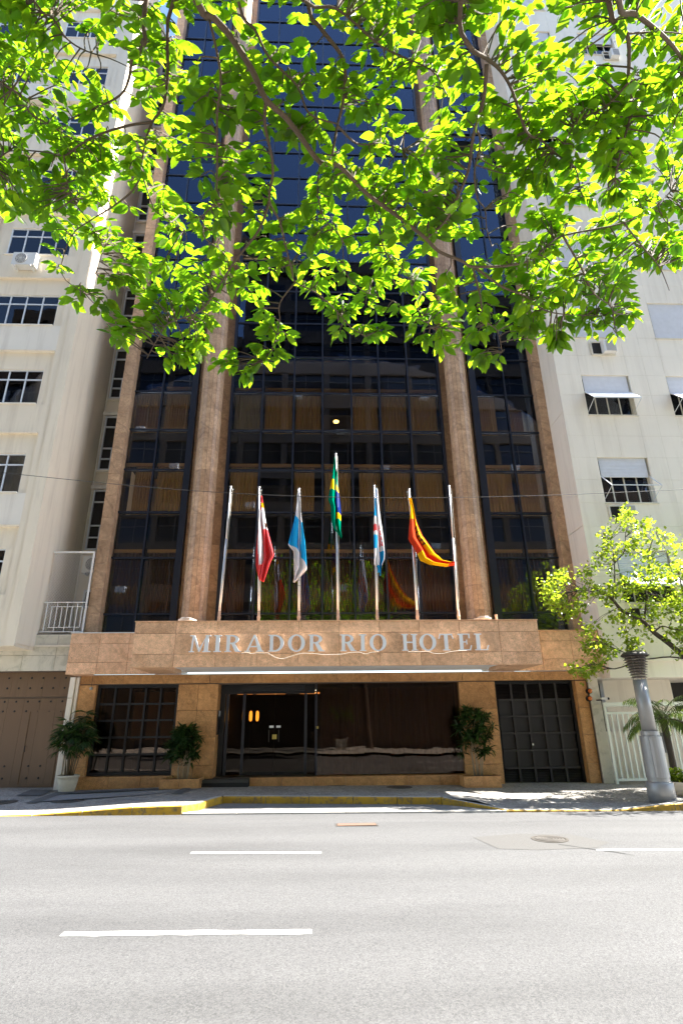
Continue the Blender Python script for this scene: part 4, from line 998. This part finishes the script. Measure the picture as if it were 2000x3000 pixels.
# cables
def cable(name, pts, r, mat, label):
    m = MB(); pts = [Vector(p) for p in pts]; o = pts[0].copy(); P = []
    for i in range(len(pts)-1):
        p0 = pts[max(i-1, 0)]; p1 = pts[i]; p2 = pts[i+1]; p3 = pts[min(i+2, len(pts)-1)]
        for k in range(8):
            t = k/8; P.append(.5*((2*p1)+(p2-p0)*t+(2*p0-5*p1+4*p2-p3)*t*t+(3*p1-p0-3*p2+p3)*t**3)-o)
    P.append(pts[-1]-o); m.tube(P, r, 6); return tag(m.build(name, mat, None, True, o), label, 'cable')
cable('overhead_cable', [W(-500,1325,11.0), W(0,1384,11.0), W(663,1444,11.0), W(1300,1458,11.0), W(2000,1434,11.0), W(2500,1400,11.0)], .006, CABLE, 'thin black cable strung across the street before the flags')
yy = CY-.03
wp = [(290,130),(320,126),(345,132),(365,128),(408,128),(425,128),(445,140),(465,150),(500,157),(540,146),(590,131),(640,130),(680,133),(720,136),(800,134),(840,127),(890,124),(925,133),(950,126),(990,121)]
cable('sign_cable', [W(540+a*k574, 1840+b_*k574, yy) for a, b_ in wp], .0042, CABW, 'loose white cable dangling under the left sign letters')
wp = [(1140,122),(1190,122),(1240,120),(1275,130),(1320,130),(1345,124),(1390,117),(1440,116)]
cable('sign_cable', [W(540+a*k574, 1840+b_*k574, yy) for a, b_ in wp], .0042, CABW, 'loose white cable under the word on the right of the sign')
# camera dome, warning lamps, security camera
q = W(267, 2018, 15.1); e = empty('dome_camera', (q.x, 15.1, q.z), 'small round camera hanging under the left end of the canopy', 'camera')
MB().lathe([(.0,-.04),(.03,-.03),(.045,0),(.04,.03),(.012,.045),(.0,.05)], 14, cap=False).build('body', GALV, e, True); MB().tube([(0,0,.045),(0,0,2.82-q.z)], .005, 6).build('stalk', CABLE, e)
for py, lab in ((2025, 'upper orange warning lamp beside the garage gate'), (2047, 'lower orange warning lamp beside the garage gate')):
    q = W(1727, py, 15.2); e = empty('warning_lamp', (q.x, 15.3, q.z), lab, 'lamp', 'garage warning lamps')
    MB().lathe([(.07,0),(.07,.10),(.06,.12)], 16).build('housing', BLACKM, e).rotation_euler = (math.pi/2, 0, 0)
    MB().lathe([(.055,.115),(.05,.14),(.03,.16),(.0,.165)], 16, cap=False).build('lens', ORANGE, e, True).rotation_euler = (math.pi/2, 0, 0)
q = W(1768, 2047, 15.0); e = empty('security_camera', (q.x, 15.1, q.z), 'small white security camera on the stone pillar', 'camera')
MB().box(-.02,.14,-.03,.03,-.03,.03).build('body', ACM, e); MB().lathe([(.03,0),(.03,.05)], 12).build('lens', BLACKM, e).matrix_local = Matrix.Translation((.14,0,0)) @ Matrix.Rotation(math.pi/2, 4, 'Y'); MB().box(-.12,-.02,-.02,.08,-.05,-.02).build('bracket', BLACKM, e)
# lamp column
LOUV = simple('louvre_metal', (.22,.18,.16), .4, .2, 8, metal=.5)
q = G(1944, 2345, .13); LXX, LYY = 7.07, 12.45; zb = sw(LXX, LYY); e = empty('lamp_column', (LXX, LYY, zb), 'grey metal lamp column with louvred head and wide foot', 'street lamp')
MB().lathe([(.262,-.05),(.262,.30),(.235,.33)], 28).build('foot', GALV, e, True)
MB().lathe([(.216,.33),(.216,.40),(.19,.40)], 28, cap=False).build('lower_collar', GALV, e)
MB().lathe([(.226,.405),(.212,1.20),(.18,1.21)], 28, cap=False).build('sleeve', GALV, e)
MB().box(-.15,-.09,-.198,-.17,.42,1.18).build('seam_strip', GALV, e)
MB().lathe([(.178,1.21),(.182,1.22),(.182,1.30),(.15,1.31)], 28, cap=False).build('upper_collar', GALV, e)
MB().lathe([(.147,1.30),(.140,2.36)], 28).build('shaft', GALV, e, True)
for k in range(9):
    z_ = 2.40+.055*k; r_ = .165+.012*k
    MB().lathe([(r_-.05,z_+.028),(r_,z_),(r_+.004,z_+.006),(r_-.046,z_+.034)], 28, cap=False).build('louvre', LOUV, e)
for a in range(4): MB().tube([(.125*math.cos(a*1.57+.7), .125*math.sin(a*1.57+.7), 2.36), (.20*math.cos(a*1.57+.7), .20*math.sin(a*1.57+.7), 2.88)], .008, 6).build('louvre_rod', GALV, e)
MB().lathe([(.29,2.87),(.30,2.885),(.24,2.94),(.12,2.975),(.0,2.985)], 28, cap=False).build('cap', IRON, e, True)
# ================================================================== PLANTS
LSTA = [(0,0),(.12,.13),(.38,.25),(.66,.21),(.88,.09),(1,0)]
class Leaves:
    """collects leaves; each leaf is a folded, pointed blade"""
    def __init__(s): s.v = []; s.f = []; s.lv = []
    def add(s, p, d, nrm, L, wd, droop=.15, fold=.18, val=.5, sta=LSTA):
        d = d.normalized(); sd_ = d.cross(nrm)
        if sd_.length < 1e-3: sd_ = d.orthogonal()
        sd_.normalize(); up = sd_.cross(d); b = len(s.v); n = len(sta)
        px, py, pz = p; idx = []
        for k, (t, hw) in enumerate(sta):
            c = p + d*(t*L) - up*(droop*L*t*t)
            if hw == 0: s.v.append(tuple(c)); idx.append((len(s.v)-1,)); continue
            h = hw*wd*L; e_ = up*(fold*h)
            s.v += [tuple(c-sd_*h+e_), tuple(c), tuple(c+sd_*h+e_)]; m = len(s.v); idx.append((m-3, m-2, m-1))
        k0 = len(s.f)
        for a, c in zip(idx[:-1], idx[1:]):
            if len(a) == 1: s.f += [(a[0], c[1], c[0]), (a[0], c[2], c[1])]
            elif len(c) == 1: s.f += [(a[0], a[1], c[0]), (a[1], a[2], c[0])]
            else: s.f += [(a[0], a[1], c[1], c[0]), (a[1], a[2], c[2], c[1])]
        s.lv += [val]*(len(s.f)-k0)
    def mesh(s, name, mat, smooth=True):
        me = bpy.data.meshes.new(name); me.from_pydata(s.v, [], s.f); me.materials.append(mat)
        at = me.attributes.new('lv', 'FLOAT', 'FACE'); at.data.foreach_set('value', s.lv)
        if smooth: me.polygons.foreach_set('use_smooth', [True]*len(me.polygons))
        me.update(); return me
def rv(r, s=1.0): return Vector((r.gauss(0, 1), r.gauss(0, 1), r.gauss(0, 1)))*s
BL = [(0,0),(.3,.5),(.7,.4),(1,0)]
def dracaena(x, y, z, hgt, wid, seed, label, root):
    r = random.Random(seed); m = MB(); L = Leaves()
    for k in range(64):
        t = r.random()**.7; hz = hgt*(.28+.68*t); wmax = wid*(.35+.65*math.sin(min(1, (hz/hgt-.2)/.8)*math.pi*.80+.35))
        a = r.random()*6.28; rr = wmax*math.sqrt(r.random()); tip = Vector((rr*math.cos(a), rr*math.sin(a)*.7, hz))
        b0 = Vector((r.uniform(-.12,.12), r.uniform(-.06,.06), 0))
        if k < 14: m.tube([b0, Vector((b0.x*1.3, b0.y*1.2, hz*.45)), tip], [.011,.009,.006], 6)
        for q in range(22):
            d = Vector((r.gauss(0,1), r.gauss(0,1), r.uniform(-.5,1.1))).normalized()
            L.add(tip+rv(r,.02), d, Vector((0,0,1))+rv(r,.3), r.uniform(.15,.27), .19, .35, .2, r.random(), BL)
    e = empty('planter_shrub', (x, y, z), label, 'shrub', 'shrubs in the granite planters'); m.build('stem', simple('stem_tan', (.36,.27,.17), .8), e, True); obj('foliage', L.mesh('foliage', LEAFD), e)
for x0, x1, zt, lab, lab2, hg, wd, sd_ in ((-3.80,-2.86,.40,'low granite planter box left of the hotel door','dark narrow-leaved shrub growing left of the hotel door',1.22,.40,5),(3.50,4.42,.36,'low granite planter box left of the dark garage gate','tall dark narrow-leaved shrub growing before the dark garage gate',1.62,.52,6)):
    e = empty('planter_box', ((x0+x1)/2, 14.95, sw((x0+x1)/2, 14.95)), lab, 'planter', 'granite planters'); zg = sw((x0+x1)/2, 14.95); hw = (x1-x0)/2
    for a, b_ in ((-hw, 0), (0, hw)): slab_piece('front_slab', a, b_, -.30, .03, -.08, zt-zg, GRANW, e)
    MB().box(-hw,-hw+.03,-.27,.30,-.08,zt-zg).build('side_slab', GRANW, e); MB().box(hw-.03,hw,-.27,.30,-.08,zt-zg).build('side_slab', GRANW, e)
    MB().box(-hw+.03,hw-.03,-.27,.30,-.05,zt-zg-.04).build('soil', SOIL, e)
    dracaena((x0+x1)/2, 14.95, zt-.05, hg, wd, sd_, lab2, None)
# lady palm in its pot
PXX, PYY = -6.02, 14.85; zg = sw(PXX, PYY)
e = empty('plant_pot', (PXX, PYY, zg), 'round pale ceramic pot before the white pillar', 'pot')
MB().lathe([(.165,0),(.19,.05),(.225,.24),(.235,.31),(.25,.315),(.25,.36),(.235,.365),(.225,.33),(.0,.33)], 28, cap=False).build('body', POTM, e, True); MB().lathe([(.222,.325),(.0,.332)], 24, cap=False).build('soil', SOIL, e)
e = empty('potted_palm', (PXX, PYY, zg+.32), 'bushy lady palm with fan leaves in the round pot', 'palm'); r = random.Random(21); m = MB(); L = Leaves(); Ld = Leaves()
for k in range(15):
    a = r.random()*6.28; b0 = Vector((.12*math.cos(a)*r.random()**.5, .12*math.sin(a)*r.random()**.5, 0)); hgt = r.uniform(.75, 1.45); tp = b0+Vector((b0.x*1.2+r.uniform(-.08,.08), b0.y, hgt)); m.tube([b0, b0.lerp(tp,.5)+rv(r,.015), tp], [.014,.013,.009], 6)
    for q in range(12):
        ba = tp-Vector((0,0,r.uniform(0,.55)*hgt*.6)); a = r.random()*6.28; el = r.uniform(-.15,.8); d = Vector((math.cos(a)*math.cos(el), math.sin(a)*math.cos(el)*.8, math.sin(el))); hub = ba+d*r.uniform(.12,.28); m.tube([ba, hub], .004, 4)
        nl = r.randint(7, 10); s_ = d.cross(Vector((0,0,1))).normalized(); u_ = s_.cross(d)
        for i in range(nl):
            f = (i/(nl-1)-.5)*2.3; dd = d*math.cos(f)+s_*math.sin(f); (Ld if r.random() < .03 else L).add(hub, dd-Vector((0,0,.25)), u_+rv(r,.15), r.uniform(.17,.29), .14, .4, .2, r.random(), BL)
m.build('cane', simple('cane_brown', (.13,.10,.055), .8, .3, 12), e, True); obj('foliage', L.mesh('foliage', LEAFD), e); obj('dry_leaves', Ld.mesh('dry_leaves', simple('dry_leaf', (.38,.27,.13), .8)), e)
# feather palm at the right edge
def feather_palm(x, y, z, hgt, n, fl, seed, label, mat=None, el0=.1):
    r = random.Random(seed); e = empty('feather_palm', (x, y, z), label, 'palm'); m = MB(); L = Leaves()
    MB().tube([(0,0,0),(.02,0,hgt*.5),(0,0,hgt)], [.09,.07,.08], 10).build('trunk', BARK2, e, True)
    for k in range(n):
        a = k*2.4+r.uniform(-.3,.3); el = r.uniform(el0, 1.25); d = Vector((math.cos(a)*math.cos(el), math.sin(a)*math.cos(el), math.sin(el))); P = []; p = Vector((0,0,hgt)); seg = fl/12
        for i in range(13): P.append(p.copy()); p = p+d*seg; d = (d-Vector((0,0,.13+.05*(i/12)))).normalized()
        m.tube(P, [.010-.0006*i for i in range(13)], 5)
        for i in range(2, 13):
            t = (P[min(i+1,12)]-P[i-1]).normalized(); s_ = t.cross(Vector((0,0,1))).normalized()
            for half in (0, .5):
                pp = P[i-1].lerp(P[i], half)
                for sg in (-1, 1):
                    ll = fl*.26*math.sin(math.pi*(i+half)/14.5)**.6+.02
                    L.add(pp, t*.55+s_*sg-Vector((0,0,r.uniform(.1,.5))), Vector((0,0,1)), ll, .09, .35, .1, r.random(), BL)
    m.build('frond_stalk', BARK2, e); obj('foliage', L.mesh('foliage', mat or LEAFP), e); return e
feather_palm(8.02, 13.45, sw(8.02, 13.45), 1.5, 24, 1.0, 4, 'arching feather palm at the right edge behind the lamp column')
q = Vector((7.86, 12.85, sw(7.86, 12.85))); e = empty('low_planter', q, 'low white concrete planter behind the lamp column', 'planter')
MB().lathe([(.30,0),(.36,.10),(.42,.26),(.44,.28),(.40,.28),(.36,.22),(.0,.22)], 8, cap=False, a0=.4).build('bowl', CREAM2, e); MB().lathe([(.38,.235),(.0,.24)], 8, cap=False, a0=.4).build('soil', SOIL, e)
r = random.Random(9); L = Leaves(); m = MB()
for k in range(160):
    a = r.random()*6.28; p = Vector((.36*math.cos(a)*r.random()**.5, .36*math.sin(a)*r.random()**.5, r.uniform(.02,.26))); 
    if k % 5 == 0: m.tube([(p.x*.6,p.y*.6,0), p], .005, 5)
    for i in range(3): L.add(p, rv(r)+Vector((0,0,.4)), Vector((0,0,1))+rv(r,.4), r.uniform(.05,.09), .9, .2, .2, r.random(), BL)
e = empty('low_shrub', q+Vector((0,0,.24)), 'small leafy green shrub in the low white planter', 'shrub'); obj('foliage', L.mesh('foliage', LEAF2), e); m.build('stem', BARK2, e)
# box-planted palm across the street (mirrored in the lobby glass)
e = empty('box_planter', (1.2, -2.2, .12), 'white square planter box mirrored in the lobby glass', 'planter'); MB().box(-.3,.3,-.3,.3,0,.55).build('box', CREAM2, e); MB().box(-.26,.26,-.26,.26,.55,.56).build('soil', SOIL, e)
feather_palm(1.2, -2.2, .68, 1.1, 14, 1.0, 8, 'palm in the white box mirrored in the lobby glass', LEAFP, .4)

# ---- trees
def in_poly(x, y, poly):
    c = False; j = len(poly)-1
    for i in range(len(poly)):
        xi, yi = poly[i]; xj, yj = poly[j]
        if (yi > y) != (yj > y) and x < (xj-xi)*(y-yi)/(yj-yi)+xi: c = not c
        j = i
    return c
def smooth_path(pts, sub=5):
    o = []
    for i in range(len(pts)-1):
        p0 = pts[max(i-1, 0)]; p1 = pts[i]; p2 = pts[i+1]; p3 = pts[min(i+2, len(pts)-1)]
        for k in range(sub):
            t = k/sub; o.append(.5*((2*p1)+(p2-p0)*t+(2*p0-5*p1+4*p2-p3)*t*t+(3*p1-p0-3*p2+p3)*t**3))
    o.append(pts[-1]); return o
# the overhanging street tree
TR = Vector((2.7, -1.7, .12))
tree = empty('overhanging_tree', TR, 'large leafy tree whose branches hang over the street at the top', 'tree')
FORK = Vector((2.3, -1.3, 4.5))
tm = MB(); tm.tube([p-TR for p in smooth_path([Vector((2.7,-1.7,.0)), Vector((2.72,-1.7,.5)), Vector((2.55,-1.55,2.2)), FORK+Vector((0,0,.2))])], [.30,.27,.24,.23,.22,.22,.21,.21,.20,.20,.20,.20,.19,.19,.18,.17], 14); tm.build('trunk', BARK, tree, True)
BR = [ # (root from fork?, Y start, Y end, radius start, radius end, pixels)
 (1, 2.1, 3.5, .050, .012, [(576,0),(620,45),(676,107),(738,204),(779,291),(835,342),(886,408),(937,474),(988,482),(1034,525),(1080,571),(1171,638),(1248,699),(1284,735),(1355,765),(1389,781),(1523,772),(1590,732),(1648,690),(1827,652),(1925,598),(1965,558)]),
 (0, 3.2, 3.9, .018, .006, [(1389,781),(1470,839),(1545,870),(1590,906),(1650,920),(1770,925)]),
 (0, 3.2, 3.8, .014, .005, [(1385,785),(1407,870),(1416,933),(1456,969),(1470,1030)]),
 (0, 2.45, 3.9, .026, .007, [(779,291),(776,367),(794,449),(799,510),(789,587),(819,648),(835,714),(855,791),(865,826),(926,857),(988,913),(1028,959),(1070,985)]),
 (0, 3.55, 4.0, .012, .004, [(865,826),(819,888),(819,944),(799,1015),(770,1060)]),
 (0, 3.0, 4.0, .018, .006, [(789,587),(758,673),(687,765),(641,837),(585,911),(495,946),(460,995),(430,1050)]),
 (1, 2.3, 2.75, .034, .018, [(901,0),(937,77),(998,158),(1011,214),(1003,306),(988,367),(972,459)]),
 (0, 2.5, 3.0, .015, .005, [(988,367),(1034,413),(1069,423),(1115,418),(1180,440)]),
 (1, 2.2, 2.6, .022, .012, [(697,0),(748,87),(789,168),(870,250),(906,332),(988,362)]),
 (1, 2.3, 3.1, .036, .010, [(428,0),(424,125),(388,165),(379,223),(353,277),(277,317),(200,350)]),
 (1, 2.4, 3.6, .030, .008, [(509,0),(491,89),(491,214),(478,308),(446,357),(424,424),(417,504),(446,598),(464,625),(540,670)]),
 (0, 2.9, 3.3, .018, .006, [(446,357),(379,366),(290,393),(232,424),(187,455),(129,444),(27,442),(-20,490)]),
 (0, 3.1, 3.7, .014, .005, [(417,504),(388,558),(326,607),(268,643),(210,690),(180,800),(250,860)]),
 (1, 2.6, 3.0, .020, .007, [(98,0),(152,49),(196,112),(250,147),(321,170),(379,196)]),
 (1, 2.7, 3.1, .016, .006, [(-60,180),(58,277),(89,330),(156,371),(232,420)]),
 (0, 3.1, 3.6, .011, .004, [(187,455),(192,491),(201,549),(232,612),(259,643),(300,720),(280,800)]),
 (0, 2.2, 3.5, .020, .006, [(610,40),(646,214),(636,332),(636,459),(631,587),(600,628),(598,692),(634,723),(670,768),(650,850)]),
 (1, 2.0, 3.1, .034, .009, [(1349,0),(1371,129),(1425,170),(1465,205),(1501,268),(1541,384),(1586,411),(1635,455),(1684,491),(1700,560)]),
 (0, 2.25, 3.05, .030, .014, [(1425,187),(1416,290),(1385,402),(1371,500),(1331,594),(1300,652),(1248,699)]),
 (0, 2.5, 3.3, .014, .005, [(1395,380),(1407,415),(1389,504),(1398,580),(1420,612),(1425,670),(1440,720)]),
 (1, 1.9, 2.7, .034, .010, [(1782,0),(1836,98),(1842,179),(1840,241),(1851,312),(1818,442),(1800,520)]),
 (1, 1.8, 2.4, .036, .020, [(1813,0),(1862,40),(1925,89),(1970,134),(2000,179),(2080,330)]),
 (0, 2.2, 2.7, .012, .004, [(1840,241),(1773,312),(1693,353),(1650,420)]),
 (0, 2.0, 2.2, .010, .004, [(1836,98),(1920,92),(2010,100),(2100,130)]),
 (1, 2.2, 2.7, .024, .008, [(891,0),(988,25),(1100,122),(1151,153),(1263,204),(1300,260)]),
 (0, 2.9, 3.7, .014, .005, [(1648,690),(1700,780),(1740,860),(1790,900),(1800,960)]),
 (0, 2.8, 3.4, .012, .004, [(1827,652),(1880,720),(1930,780),(1960,850)]),
 (0, 2.95, 3.5, .010, .004, [(937,474),(930,560),(950,640),(1000,700),(1010,790),(1060,850),(1150,880)]),
 (0, 3.0, 3.8, .010, .004, [(1080,571),(1110,650),(1130,740),(1190,800),(1220,880),(1260,960)]),
]
BPTS = []
for root, ya, yb, ra, rb, px in BR:
    P = [W(a, b_, ya+(yb-ya)*i/(len(px)-1)) for i, (a, b_) in enumerate(px)]
    n0 = 0
    if root:
        s = P[0]; mid = s+(s-P[1]).normalized()*.7+(FORK-s).normalized()*.5; P = [FORK+Vector((0,0,-.15)), mid]+P; n0 = 2
    Q = smooth_path(P, 4); k0 = n0*4; rad = []
    for i in range(len(Q)):
        rad.append(ra*.55 if i < k0 else (ra+(rb-ra)*((i-k0)/max(1, len(Q)-1-k0))**.8)*(.62 if ra < .02 else .47))
    tb = MB(); tb.tube([q_-TR for q_ in Q], rad, 9 if ra > .02 else 7); tb.build('branch', BARK, tree, True)
    BPTS += [(q_, r_) for q_, r_ in zip(Q[k0:], rad[k0:])]
BA = np.array([tuple(q_) for q_, _ in BPTS])
def px_of(p):
    d = p-Vector((0,0,H)); c = d.dot(FW); return 1000+F*d.dot(RT)/c, 1500-F*d.dot(UP)/c, c
BP = np.array([px_of(Vector(b_))[:2] for b_ in BA])
LOW = [(-80,640),(0,640),(40,680),(140,816),(190,930),(300,945),(320,1030),(380,1097),(485,1122),(587,1085),(663,1110),(714,1150),(765,1120),(816,1085),(918,1085),(931,1010),(1008,1033),(1084,1046),(1173,1008),(1276,1046),(1403,1085),(1569,1071),(1582,1008),(1645,1050),(1658,985),(1811,1020),(1862,957),(1837,830),(1990,790),(2080,715)]
REG = LOW+[(2080,-120),(-80,-120)]
GAPS = [(1760,150,100,120),(585,520,70,95),(600,130,60,120),(1400,500,50,120),(930,130,60,90),(60,700,90,60),(1690,250,60,80),(1230,330,40,60),(860,560,60,60),(1030,620,60,50),(1700,640,40,40),(250,110,70,40),(100,240,60,40),(330,560,40,70)]
r = random.Random(11); CL = []; tries = 0
while len(CL) < 1320 and tries < 60000:
    tries += 1; x = r.uniform(-80, 2080); y = r.uniform(-120, 1160)
    if not in_poly(x, y+28, REG): continue
    if any(((x-a)/c_)**2+((y-b_)/d_)**2 < 1 and r.random() < .9 for a, b_, c_, d_ in GAPS): continue
    if math.sin(x*.011+1.3)+math.sin(y*.013+x*.006)+math.sin(x*.023-y*.017) < -1.45+.25*r.random(): continue
    dd = np.hypot(BP[:,0]-x, BP[:,1]-y); k = int(dd.argmin()); 
    if dd[k] > 230 and r.random() < .6: continue
    Y = BA[k][1]+r.gauss(.36, .24)+ (.12 if y > 700 else 0); Y = min(max(Y, 1.7), 4.0)
    CL.append((W(x, y, Y), Vector(BA[k])))
R3 = [[(1480,300),(2080,200),(2080,715),(1990,790),(1837,830),(1862,957),(1645,1030),(1480,1050)], [(-80,250),(420,300),(440,1060),(330,1010),(300,930),(190,910),(40,660),(-80,600)]]
for poly, cnt in ((R3[0], 210), (R3[1], 90)):
    k3 = 0
    while k3 < cnt:
        x = r.uniform(-80, 2080); y = r.uniform(180, 1060)
        if not in_poly(x, y+25, poly): continue
        dd = np.hypot(BP[:,0]-x, BP[:,1]-y); k = int(dd.argmin()); k3 += 1
        CL.append((W(x, y, min(max(BA[k][1]+r.gauss(.26, .26), 1.7), 4.0)), Vector(BA[k])))
tw = MB(); LV = []
for p, b_ in CL:
    mid = b_.lerp(p, .55)+rv(r, .03)+Vector((0,0,.03)); path = smooth_path([b_, mid, p], 3); tw.tube([q_-TR for q_ in path], [.006,.0055,.005,.0045,.004,.0035,.003], 5)
    ax = (p-b_); ax = ax.normalized() if ax.length > .02 else rv(r).normalized()
    nl = r.randint(6, 10)
    for i in range(nl):
        t = i/nl; base = mid.lerp(p, .35+.65*t) if i < nl-2 else p; sgn = 1 if i % 2 else -1
        side = ax.cross(Vector((0,0,1))); side = side.normalized() if side.length > .05 else Vector((1,0,0))
        d = ax*.6+side*sgn*r.uniform(.5,1.1)+Vector((0,0,r.uniform(-1.0,-.05)))+rv(r,.25)
        st_ = base+d.normalized()*.015
        LV.append((st_, d.normalized(), Vector((0,0,1))+rv(r,.45), r.uniform(.055,.142), r.uniform(.8,1.15), r.uniform(.05,.3), r.random()))
# more of the crown above and behind the camera, out of the picture
for k in range(260):
    a = r.uniform(math.pi*.95, math.pi*2.05); rr = r.uniform(.8, 4.2); p = Vector((1.4+rr*math.cos(a), max(-3.6, -.5+rr*math.sin(a)*.8), r.uniform(5.6, 9.6)-.12*rr*rr)); mid = FORK.lerp(p, .5)+Vector((0,0,.3)); 
    if k < 40: tw.tube([q_-TR for q_ in smooth_path([FORK, mid, p], 3)], [.03,.026,.022,.018,.014,.01,.006], 6)
    for i in range(9):
        d = rv(r)+Vector((0,0,-.5)); LV.append((p+rv(r,.16), d.normalized(), Vector((0,0,1))+rv(r,.5), r.uniform(.1,.16), 1, .15, r.random()))
for k in range(160):
    p = Vector((r.uniform(-3.5,3.5), r.uniform(1.2,3.2), r.uniform(7.4,9.8))); u = px_of(p)
    if u[1] > -150: continue
    for i in range(8):
        d = rv(r)+Vector((0,0,-.5)); LV.append((p+rv(r,.16), d.normalized(), Vector((0,0,1))+rv(r,.5), r.uniform(.1,.16), 1, .15, r.random()))
tw.build('twigs', BARK, tree)['kind'] = 'stuff'
order = []
for i, l in enumerate(LV):
    u = px_of(l[0])
    if u[2] > .3 and 0 < u[0] < 2000 and 0 < u[1] < 1200: order.append((u[2]/l[3], i))
order.sort(); near = set(i for _, i in order[:290])
CRN = Leaves()
for i, l in enumerate(LV):
    if i in near:
        q_ = Leaves(); q_.add(Vector((0,0,0)), *l[1:3], l[3], l[4], l[5], .18, l[6]); obj('leaf', q_.mesh('leaf', LEAF), tree, l[0]-TR)
    else: CRN.add(l[0]-TR, l[1], l[2], l[3], l[4], l[5], .18, l[6])
obj('crown', CRN.mesh('crown', LEAF), tree)['kind'] = 'stuff'

# small-leaved street tree on the right
T2 = Vector((9.6, 12.75, sw(9.6, 12.75)))
t2 = empty('street_tree', T2, 'small bright-leaved street tree leaning in from the right edge', 'tree')
MB().tube([(0,0,-.05),(-.02,0,.8),(-.05,0,1.7),(0,0,2.6)], [.13,.11,.10,.09], 12).build('trunk', BARK2, t2, True)
B2 = [(.075,.022,12.75,12.55,[(2230,2060),(2090,1985),(2000,1920),(1957,1884),(1915,1853),(1886,1822),(1846,1803),(1817,1785),(1795,1758),(1778,1745),(1740,1725)]),
 (.018,.006,12.6,12.3,[(1778,1745),(1720,1730),(1660,1735),(1600,1740)]),(.018,.006,12.6,12.7,[(1795,1758),(1800,1700),(1798,1640),(1790,1590),(1765,1575)]),(.016,.005,12.6,12.9,[(1800,1650),(1830,1610),(1832,1560),(1850,1510)]),
 (.03,.008,12.7,12.9,[(1886,1822),(1892,1770),(1905,1700),(1900,1620),(1920,1560)]),(.02,.006,12.7,12.5,[(1915,1853),(1940,1835),(1980,1845),(2040,1830)]),(.03,.01,12.75,13.0,[(2000,1920),(2010,1820),(2000,1740),(1985,1670)]),
 (.02,.006,12.7,12.3,[(2030,1935),(1960,1925),(1880,1930),(1800,1900),(1750,1880),(1700,1900)]),(.016,.005,12.6,12.2,[(1880,1930),(1800,1960),(1740,1945),(1690,1960)])]
b2 = []
for ra, rb, ya, yb, px in B2:
    P = smooth_path([W(a, b_, ya+(yb-ya)*i/(len(px)-1)) for i, (a, b_) in enumerate(px)], 4)
    if px[0][0] > 2200: P = [T2+Vector((0,0,1.6))]+P
    MB().tube([q_-T2 for q_ in P], [ra+(rb-ra)*i/(len(P)-1) for i in range(len(P))], 8).build('branch', BARK2, t2, True); b2 += P
R2 = [(1830,1490),(1880,1495),(1900,1520),(1945,1515),(1955,1555),(1980,1595),(1995,1650),(2060,1670),(2180,1700),(2200,1950),(2060,1960),(1940,1920),(1900,1960),(1840,1985),(1760,1955),(1700,1985),(1665,1955),(1720,1925),(1690,1890),(1720,1870),(1655,1810),(1570,1745),(1600,1700),(1650,1665),(1740,1660),(1760,1600),(1745,1575),(1800,1530)]
R2G = [(1750,1790,40,40),(1835,1640,22,22),(1870,1750,28,14),(1930,1895,60,25),(1790,1840,35,20),(1760,1690,30,30),(1650,1850,50,30),(1885,1965,62,48)]
A2 = np.array([tuple(b_) for b_ in b2]); r = random.Random(5); L2 = Leaves(); tw = MB(); n = 0
while n < 500:
    x = r.uniform(1560, 2200); y = r.uniform(1480, 1990)
    if not in_poly(x, y, R2): continue
    if any(((x-a)/c_)**2+((y-b_)/d_)**2 < 1 for a, b_, c_, d_ in R2G): continue
    if math.sin(x*.05+2)+math.sin(y*.06+x*.02) < -1.0: continue
    p = W(x, y, r.uniform(12.1, 13.25)); k = int(((A2-np.array(tuple(p)))**2).sum(1).argmin()); b_ = Vector(A2[k]); n += 1
    if (p-b_).length < 1.1: tw.tube([b_-T2, b_.lerp(p,.5)+rv(r,.03)-T2, p-T2], [.007,.005,.003], 5)
    for i in range(15):
        d = rv(r)+Vector((0,0,.1)); L2.add(p+rv(r,.075)-T2, d, Vector((0,0,1))+rv(r,.5), r.uniform(.06,.115), .68, .2, .2, r.random(), BL)
for k in range(220):
    p = Vector((r.uniform(9.4,12), r.uniform(11.6,14), r.uniform(3.2,6.3)))
    for i in range(15): L2.add(p+rv(r,.12)-T2, rv(r), Vector((0,0,1))+rv(r,.5), r.uniform(.06,.115), .68, .2, .2, r.random(), BL)
tw.build('twigs', BARK2, t2)['kind'] = 'stuff'; obj('crown', L2.mesh('crown', LEAF2), t2)['kind'] = 'stuff'
